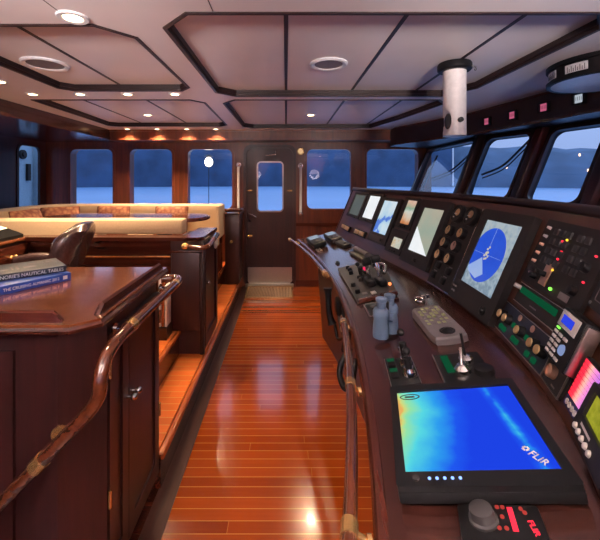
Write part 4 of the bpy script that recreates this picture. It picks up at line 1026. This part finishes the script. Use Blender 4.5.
for k in range(4): obj('screw', B().cyl(((-1) ** k * (w / 2 - .01), (1 if k < 2 else -1) * (h / 2 - .01), .008), ((-1) ** k * (w / 2 - .01), (1 if k < 2 else -1) * (h / 2 - .01), .010), .004), 'steel', bp_)
for (y0, y1, v0, v1, lb) in ((3.06, 3.33, .155, .265, 'small tan rocker plate low on the panel below the dim grey screen'), (2.71, 2.94, .17, .28, 'small tan rocker plate low on the panel below the white screen')):
    Mf, w, h = pan(y0, y1, v0, v1); t = thing('rocker_plate', lb, 'switch plate', Mx=Mf)
    obj('plate', B().box(-w / 2, w / 2, -h / 2, h / 2, 0, .014, bev=.003), 'blackp', t)
    for k in (0, 1): obj('rocker', B().box(-w / 2 + .02 + (w - .03) / 2 * k, -w / 2 + .005 + (w - .01) / 2 * (k + 1) - .01, -h / 2 + .008, h / 2 - .008, .014, .020, bev=.003), 'gold', t)

# ---------------- things on the desk
def dsk(y, v, w=.06, h=.06, rz=0.):
    Mf = surf_frame(dP, y, v, 0.) @ RZ(rz); return Mf @ T(0, 0, clear(dS, Mf, w, h))
fl = thing('thermal_monitor', 'large flat monitor showing a blue and cyan thermal picture, lying on the near desk', 'monitor', Mx=dsk(.762, .501, .33, .30, 1.5))
bx0, bx1, by0, by1 = -.160, .164, -.154, .140
obj('bezel', B().plate(rr(bx0, bx1, by0, by1, .008), [[(-.135, -.138), (.130, -.136), (.130, .123), (-.135, .123)]], .010, T(0, 0, .032)).box(bx0, bx1, by0, by1, .0, .021, bev=.004), 'blackp', fl)
def flir():
    m, nt, out = new_mat('thermal_picture')
    tc = N(nt, 'ShaderNodeTexCoord'); sp = N(nt, 'ShaderNodeSeparateXYZ'); L(nt, tc.outputs['Object'], sp.inputs[0])
    nz = N(nt, 'ShaderNodeTexNoise', Scale=16., Detail=5.); L(nt, tc.outputs['Object'], nz.inputs['Vector'])
    def mth(op, *a):
        n = nt.nodes.new('ShaderNodeMath'); n.operation = op
        for i, q in enumerate(a):
            if isinstance(q, (int, float)): n.inputs[i].default_value = q
            else: L(nt, q, n.inputs[i])
        return n.outputs[0]
    x, y, z = sp.outputs
    nn = mth('SUBTRACT', nz.outputs['Fac'], .5)
    # warm coast along the operator's side, cooling outward; a second faint band near the top of the picture
    a = mth('ADD', mth('MULTIPLY', mth('ADD', y, .137), -6.2), 1.04)
    a = mth('ADD', a, mth('MULTIPLY', mth('SUBTRACT', .02, mth('ABSOLUTE', mth('ADD', x, .06))), 1.8))
    a = mth('ADD', a, mth('MULTIPLY', nn, .35))
    band = mth('SUBTRACT', 1., mth('MULTIPLY', mth('ABSOLUTE', mth('SUBTRACT', mth('SUBTRACT', y, mth('MULTIPLY', x, .12)), .085)), 55.))
    band = mth('MULTIPLY', mth('MAXIMUM', band, 0.), mth('ADD', .28, mth('MULTIPLY', nn, 1.8)))
    a = mth('MAXIMUM', a, mth('ADD', band, .06))
    c = ramp(nt, a, [(0., (.012, .045, .80)), (.25, (.015, .10, .90)), (.48, (.03, .36, .90)), (.72, (.10, .72, .80)), (.90, (.30, .80, .42)), (.97, (.70, .72, .20)), (1., (.85, .45, .12))])
    e = N(nt, 'ShaderNodeEmission', Strength=.95); L(nt, c, e.inputs['Color']); L(nt, e.outputs[0], out.inputs[0]); return m
fs = obj('screen', B().box(-.136, .131, -.139, .124, .021, .027), flir(), fl)
lg = text('screen_lettering', 'FLIR', .03, 'wht', fs, T(.099, .099, .0275) @ RZ(30), fit=(.034, .0145))
lgo = B()
for k in range(4):
    lgo.box(-.004, .004, .003, .0075, 0, .0008, T(.074, .086, .0272) @ RZ(90 * k + 20) @ Matrix.Scale(.8, 4))
lg2 = obj('screen_emblem', lgo, 'wht', fs)
obj('screen_badge', B().plate([(.024 * math.cos(2 * PI * k / 24), .012 * math.sin(2 * PI * k / 24)) for k in range(24)], [[(.021 * math.cos(2 * PI * k / 24), .009 * math.sin(2 * PI * k / 24)) for k in range(24)]], .0006, T(-.115, -.108, .0278) @ RZ(-90)).box(-.012, .012, -.003, .003, 0, .0006, T(-.115, -.108, .0272) @ RZ(-90)), 'darkgrey', fs)
for k in range(5): obj('indicator_light', B().cyl((.147, -.095 + .013 * k, .032), (.147, -.095 + .013 * k, .0335), .0028, n=10), 'blueled', fl)
obj('button', B().cyl((.147, -.118, .032), (.147, -.118, .035), .006), 'darkgrey', fl)
text('bezel_lettering', 'STIDD', .01, 'greyp', fl, T(-.02, -.146, .0324), fit=(.03, .006)) if False else None

fj = thing('camera_controller', 'black controller with big grey knob and red lit keys at the bottom picture edge', 'controller', Mx=dsk(.530, .538, .16, .13, 2.))
obj('body', B().box(-.070, .075, -.060, .062, 0, .012, bev=.004), 'blackp', fj)
obj('knob', B().lathe([(0, 0), (.022, 0), (.022, .004), (.019, .006), (.0175, .018), (.014, .020), (0, .020)], 32, T(-.038, -.022, .012)), 'darkgrey', fj)
obj('red_strip', B().box(-.062, -.020, .016, .024, .012, .0132), 'redled', fj)
M['redkey'] = glow('dim_red_key', (1., .10, .08), .45)
for x, y in ((-.062, .002), (-.062, .010), (-.044, .006), (-.024, -.002), (-.024, .008), (-.060, .036), (-.053, .040)): obj('red_key', B().cyl((x, y, .012), (x, y, .0138), .0032, n=14), 'redkey', fj)
text('lettering', 'FLIR', .012, 'redled', fj, T(-.026, .046, .0125) @ RZ(10), fit=(.026, .008))

s1 = thing('joystick_plate', 'small switch plate with two chrome joysticks beside the thermal monitor', 'switch plate', Mx=dsk(1.07, .235, .15, .09))
obj('plate', B().plate(rr(-.074, .074, -.042, .042, .003), [], .006, T(0, 0, .006)), 'blackp', s1)
obj('chrome_edge', B().box(-.074, .074, -.042, -.040, .005, .009).box(-.074, .074, .040, .042, .005, .009), 'steel', s1)
for x in (-.035, .025): 
    obj('rocker_switch', B().box(x - .018, x + .018, -.036, -.012, .006, .016, bev=.003), 'blackp', s1)
    obj('green_key', B().box(x - .018, x - .002, -.035, -.013, .016, .020, bev=.002), 'greenkey', s1)
for x, hh_ in ((-.022, .075), (.035, .045)):
    j = obj('joystick', B().lathe([(0, 0), (.021, 0), (.021, .010), (.016, .020), (.014, .026), (0, .028)], 22, T(x, .018, .006)), 'chrome', s1)
    obj('grip', B().cyl((x, .018, .03), (x - .004, .020, .03 + hh_ * .6), .010, .011).sph((x - .006, .021, .03 + hh_), .0115), 'blackp', j)
s2 = thing('lever_plate', 'switch plate with chrome lever and green keys above the thermal monitor', 'switch plate', Mx=dsk(1.035, .628, .16, .14))
obj('plate', B().plate(rr(-.079, .079, -.066, .066, .003), [], .006, T(0, 0, .006)), 'blackp', s2)
obj('chrome_edge', B().box(-.079, .079, -.066, -.063, .005, .010), 'steel', s2)
for k in range(4): obj('green_key', B().box(-.060 + .024 * k, -.042 + .024 * k, -.046, -.024, .006, .014, bev=.003), 'greenkey', s2)
lv = obj('lever_boss', B().lathe([(0, 0), (.024, 0), (.022, .012), (.012, .022), (0, .023)], 24, T(.03, -.005, .006)), 'chrome', s2)
obj('lever', B().tube([(.03, -.005, .025), (.02, .0, .04), (-.005, .008, .055)], .0055), 'chrome', lv)
obj('joystick', B().lathe([(0, 0), (.022, 0), (.020, .012), (.010, .020), (0, .022)], 24, T(-.025, .02, .006)), 'chrome', s2)
obj('joystick_rod', B().cyl((-.025, .02, .026), (-.035, .022, .085), .004), 'blackp', s2)
obj('dial_knob', B().lathe([(0, 0), (.026, 0), (.024, .014), (0, .018)], 24, T(.04, .048, .006)), 'blackp', s2)

kb = thing('control_keypad', 'grey wedge-shaped keypad with yellow-green keys and trackball on the desk', 'keypad', Mx=dsk(1.318, .66, .28, .12, 2.))
po = [(-.135, -.045), (-.125, -.057), (.09, -.060), (.128, -.052), (.138, -.02), (.138, .03), (.128, .052), (.09, .060), (-.125, .054), (-.135, .042)]
obj('body', B().loft([[(x, y, 0) for x, y in po], [(x * .99, y * .99, .018 + .006 * (x < 0)) for x, y in po], [(x * .95, y * .93, .024 + .008 * (x < 0)) for x, y in po]]), 'greyp', kb)
M['limekey'] = plain('lime_key', (.30, .33, .16), .5)
for r_ in range(6):
    for c_ in range(5):
        x = -.108 + .026 * r_; y = -.036 + .018 * c_
        obj('key', B().box(x - .009, x + .007, y - .006, y + .006, .024, .034 if x < -.01 else .029, bev=.002), 'limekey' if (r_ + c_) % 3 else 'greyp', kb)
obj('trackball', B().lathe([(.026, 0), (.026, .003), (.021, .005), (.018, .003), (.012, .008), (0, .012)], 28, T(.088, .002, .0235)), 'blackp', kb)
obj('cable', B().tube([(-.13, -.02, .012), (-.16, -.03, .008), (-.19, -.01, .006)], .005), 'blackp', kb)

bn = thing('binoculars', 'blue-grey rubber binoculars standing upright on the desk', 'binoculars', Mx=T(*(dP(1.315, .215) + V((0, 0, .010)))) @ RZ(44) @ Matrix.Scale(.92, 4))
for s in (-1, 1):
    q = T(s * .036, 0, 0)
    bl = obj('barrel', B().lathe([(0, .004), (.024, .0), (.030, .0), (.031, .012), (.030, .035), (.027, .072), (.030, .078), (.031, .100), (.024, .112), (.0, .114)], 24, q), 'rubber', bn)
    obj('eyepiece', B().lathe([(.0, .108), (.017, .108), (.018, .135), (.022, .138), (.022, .150), (.016, .152), (.013, .146), (0, .146)], 20, T(s * .031, 0, 0)), 'rubber', bl)
obj('hinge_bridge', B().box(-.03, .03, -.012, .012, .075, .100, bev=.006).cyl((0, .0, .05), (0, 0, .115), .010), 'rubber', bn)
obj('focus_knob', B().cyl((0, 0, .100), (0, 0, .128), .013), 'darkgrey', bn)
obj('tripod_cap', B().cyl((0, -.012, .075), (0, -.04, .075), .014, .017), 'rubber', bn)

th = thing('throttle_panel', 'black engine control panel with levers, red displays and steering tiller mid-desk', 'controls', Mx=dsk(2.0, .41, .60, .26, 0))
obj('plate', B().plate([(-.30, -.105), (.29, -.135), (.29, .06), (.0, .12), (-.285, .145)], [], .014, T(0, 0, .014)), 'darkgrey', th)
for x, y, a in ((.13, -.02, 12), (.16, .03, -8)):
    lv = obj('lever_base', B().box(x - .05, x + .05, y - .022, y + .022, .014, .05, bev=.012), 'blackp', th)
    obj('lever', B().box(-.008, .008, -.010, .010, 0, .10, T(x, y, .04) @ RY(a), bev=.003), 'chrome', lv)
    obj('lever_knob', B().box(-.013, .013, -.025, .025, .085, .125, T(x, y, .04) @ RY(a), bev=.010), 'blackp', lv)
for x, y, a in ((-.02, -.03, -10), (.03, -.035, 14), (.06, .05, -15)):
    lv = obj('joystick', B().lathe([(0, 0), (.022, 0), (.018, .014), (0, .02)], 18, T(x, y, .014)), 'blackp', th)
    obj('joystick_rod', B().cyl((0, 0, .01), (0, 0, .07), .006, .004, Mx=T(x, y, .014) @ RY(a)).sph((0, 0, .075), .013, Mx=T(x, y, .014) @ RY(a)), 'blackp', lv)
for x, y in ((-.10, .02), (-.13, .10)):
    ds = obj('display', B().box(x - .05, x + .05, y - .018, y + .018, .014, .032, bev=.003), 'blackp', th)
    obj('red_readout', B().box(x - .035, x + .035, y - .009, y + .009, .032, .0335), glow('red_readout', (1., .02, .12), .9) if 'red_readout' not in bpy.data.materials else bpy.data.materials['red_readout'], ds)
obj('tiller', B().tube([(.05, .085, .03), (-.0, .115, .045), (-.05, .12, .05), (-.10, .10, .045), (-.07, .075, .04), (.0, .07, .035)], .009), 'chrome', th)
for x, y in ((-.24, -.05), (-.19, -.05), (-.12, -.06), (.09, -.10), (.20, -.105)): obj('selector_knob', B().lathe([(0, 0), (.014, 0), (.012, .018), (0, .02)], 16, T(x, y, .014)), 'blackp', th)
for x, y in ((-.23, .05), (.24, -.08), (.25, -.04)): obj('push_key', B().box(x - .015, x + .015, y - .012, y + .012, .014, .02, bev=.002), 'whitep' if x > .245 else 'greyp', th)
obj('amber_light', B().sph((.20, .062, .022), .008), glow('amber_lamp', (1., .25, .08), 2.2), th)
obj('ledge', B().box(.285, .31, -.13, .06, 0, .02, bev=.004), 'mahogx', th)
sb = thing('sunk_tray', 'small square black tray with silver rim behind the binoculars', 'tray', Mx=dsk(1.586, .248, .16, .09))
obj('rim', B().plate(rr(-.078, .078, -.042, .042, .004), [rr(-.070, .070, -.035, .035, .003)], .005, T(0, 0, .005)), 'chrome', sb)
obj('tray_floor', B().box(-.071, .071, -.036, .036, 0, .002), 'blackp', sb)
obj('connector', B().box(-.03, .0, -.015, .015, .002, .012, bev=.003).cyl((.03, 0, .002), (.03, 0, .014), .012), 'darkgrey', sb)
tl = thing('desk_telephone', 'dark grey telephone handset lying at the foot of panel below the chart monitor', 'telephone', Mx=dsk(2.50, .80, .28, .1, 0))
obj('base', B().box(-.15, .13, -.05, .045, 0, .018, bev=.008), 'darkgrey', tl)
obj('receiver', B().tube([(-.11, .0, .028), (-.08, 0, .034), (0, 0, .036), (.08, 0, .034), (.11, 0, .028)], lambda f: .015 + .008 * abs(2 * f - 1) ** 3, n=14), 'greyp', tl)
g2 = thing('grey_remote', 'small dark grey remote lying between the black pads and telephone', 'remote', Mx=dsk(2.92, .80, .24, .07, 4))
obj('body', B().box(-.12, .10, -.032, .032, 0, .024, bev=.008), 'darkgrey', g2)
obj('thumb_knob', B().lathe([(0, 0), (.016, 0), (.013, .012), (0, .014)], 16, T(.05, 0, .024)), 'greyp', g2)
for y, v, lb, wv in ((3.20, .26, 'black pad with pale lit top at the desk corner closest to the aisle', .058), (3.20, .76, 'black pad with pale lit top next to the foot of the dim grey screen', .05)):
    t = thing('display_pad', lb, 'display', Mx=dsk(y, v, .34, .12, 0))
    obj('body', B().box(-.17, .17, -wv, wv, 0, .045, bev=.010), 'blackp', t)
    obj('lit_screen', B().box(-.15, -.02, -wv + .014, wv - .014, .045, .047), screen('pad_screen', [(.3, (.30, .38, .50)), (.7, (.55, .62, .70))], .8, 8) if 'pad_screen' not in bpy.data.materials else bpy.data.materials['pad_screen'], t)
    for k in range(4): obj('key', B().box(.02 + .03 * k, .04 + .03 * k, -.02, .02, .045, .049, bev=.003), 'darkgrey', t)
pq = thing('desk_socket', 'tiny metal socket plate on the blue-lit desk by the black pads', 'socket', Mx=dsk(2.97, .15, .1, .04))
obj('plate', B().plate(rr(-.05, .05, -.02, .02, .006), [], .004, T(0, 0, .004)), 'steel', pq)
for k in (-1, 1): obj('screw', B().cyl((k * .03, 0, .004), (k * .03, 0, .008), .008), 'bezel', pq)
pd = thing('push_button', 'tiny black push button alone on the desk before the control panel', 'button', Mx=dsk(2.48, .24))
obj('base', B().lathe([(0, 0), (.017, 0), (.015, .006), (0, .006)], 18), 'blackp', pd); obj('cap', B().lathe([(0, 0), (.010, 0), (.008, .008), (0, .009)], 18, T(0, 0, .006)), 'blackp', pd)
lt_ = thing('desk_latch', 'small chrome latch lying flat on the desk beside the grey keypad', 'latch', Mx=dsk(1.60, .72, .1, .1))
obj('ring', B().tube([(.028 * math.cos(2 * PI * k / 16), .016 * math.sin(2 * PI * k / 16), .005) for k in range(17)], .004, n=8), 'chrome', lt_)
obj('hasp', B().box(-.04, -.025, .02, .035, 0, .008, bev=.002).box(-.04, -.025, .044, .056, 0, .008, bev=.002), 'chrome', lt_)
ps = thing('panel_socket', 'tiny chrome stud on the desk between the binoculars and switch plates', 'stud', Mx=dsk(1.215, .285))
obj('stud', B().lathe([(0, 0), (.008, 0), (.006, .006), (0, .008)], 14), 'chrome', ps)

# ================================================================== LIGHT AND CAMERA
wd = bpy.data.worlds.new('dusk'); scn.world = wd; wd.use_nodes = True
nt = wd.node_tree; nt.nodes.clear(); out = nt.nodes.new('ShaderNodeOutputWorld'); bg = nt.nodes.new('ShaderNodeBackground')
tc = nt.nodes.new('ShaderNodeTexCoord'); sp = nt.nodes.new('ShaderNodeSeparateXYZ'); L(nt, tc.outputs['Generated'], sp.inputs[0])
L(nt, ramp(nt, sp.outputs[2], [(0., (.14, .19, .33)), (.10, (.16, .22, .38)), (.35, (.34, .46, .72)), (1., (.44, .58, .86))]), bg.inputs[0]); bg.inputs[1].default_value = 2.5
L(nt, bg.outputs[0], out.inputs[0])
# added fill lamps, shaped as sconces on the unseen rear wall, brighten the deckhead
def sconce(x, label, P):
    t = thing('fill_sconce', label, 'lamp', (x, YR, 1.62))
    obj('backplate', B().box(x - .05, x + .05, YR, YR + .015, 1.52, 1.70, bev=.005), 'brass', t, world=True)
    obj('bowl', B().lathe([(.0, -.07), (.03, -.06), (.075, -.01), (.09, .04), (.084, .04), (.07, -.005), (.028, -.05), (0, -.055)], 28, T(x, YR + .13, 1.66)), 'whitem', t, world=True)
    obj('arm', B().tube([(x, YR + .01, 1.60), (x, YR + .08, 1.56), (x, YR + .13, 1.59)], .010), 'brass', t, world=True)
    for k, (e, cone, tilt) in enumerate(P):
        ld = bpy.data.lights.new('fill_uplight', 'SPOT'); ld.energy = e; ld.color = (1., .86, .82); ld.spot_size = math.radians(cone); ld.spot_blend = 1.; ld.shadow_soft_size = .16
        lo = bpy.data.objects.new('fill_uplight', ld); col.objects.link(lo); lo.parent = t; lo.location = (0, .13, .07); lo.rotation_euler = (math.radians(tilt), 0, 0)
UP = [(1250, 150, 162), (500, 34, 106)]
sconce(-.95, 'added brass fill-light sconce behind the camera, between the stern windows on the stair side', UP)
sconce(.9, 'added brass fill-light sconce behind the camera, between the stern windows on the console side', UP)

GROUPS = {'downlight': 'recessed ceiling downlights', 'ceiling_speaker': 'round ceiling speakers', 'windscreen_wiper': 'windscreen wipers', 'header_gauge': 'lit square gauges on the header', 'book': 'books on the chart table', 'throw_pillow': 'pillows on the settee', 'monitor': 'screens on the console panel', 'grab_rail': 'white grab rails beside the door', 'console_rail': 'rails along the console edge', 'rocker_plate': 'rocker plates on the panel', 'display_pad': 'black pads on the far desk', 'shore_light': 'lights on the far shore', 'wooded_hill': 'hills around the water', 'fill_sconce': 'added fill-light sconces behind the camera'}
for o in list(scn.objects):
    g_ = GROUPS.get(o.name.split('.')[0])
    if g_ and o.parent is None and 'label' in o and 'group' not in o: o['group'] = g_

cd = bpy.data.cameras.new('camera'); cam = bpy.data.objects.new('camera', cd); col.objects.link(cam)
cd.sensor_width = 36.; cd.lens = 36. * 360. / 600.; cam.location = (0, 0, EYE); cam.rotation_euler = (PI / 2, 0, 0)
cd.shift_x = (300 - 286) / 600.; cd.shift_y = (180 - 270) / 600.; cd.clip_start = .02; cd.clip_end = 3000
scn.camera = cam
vs = scn.view_settings; vs.view_transform = 'Standard'; vs.look = 'None'; vs.exposure = 0.; vs.gamma = 1.; vs.use_curve_mapping = False
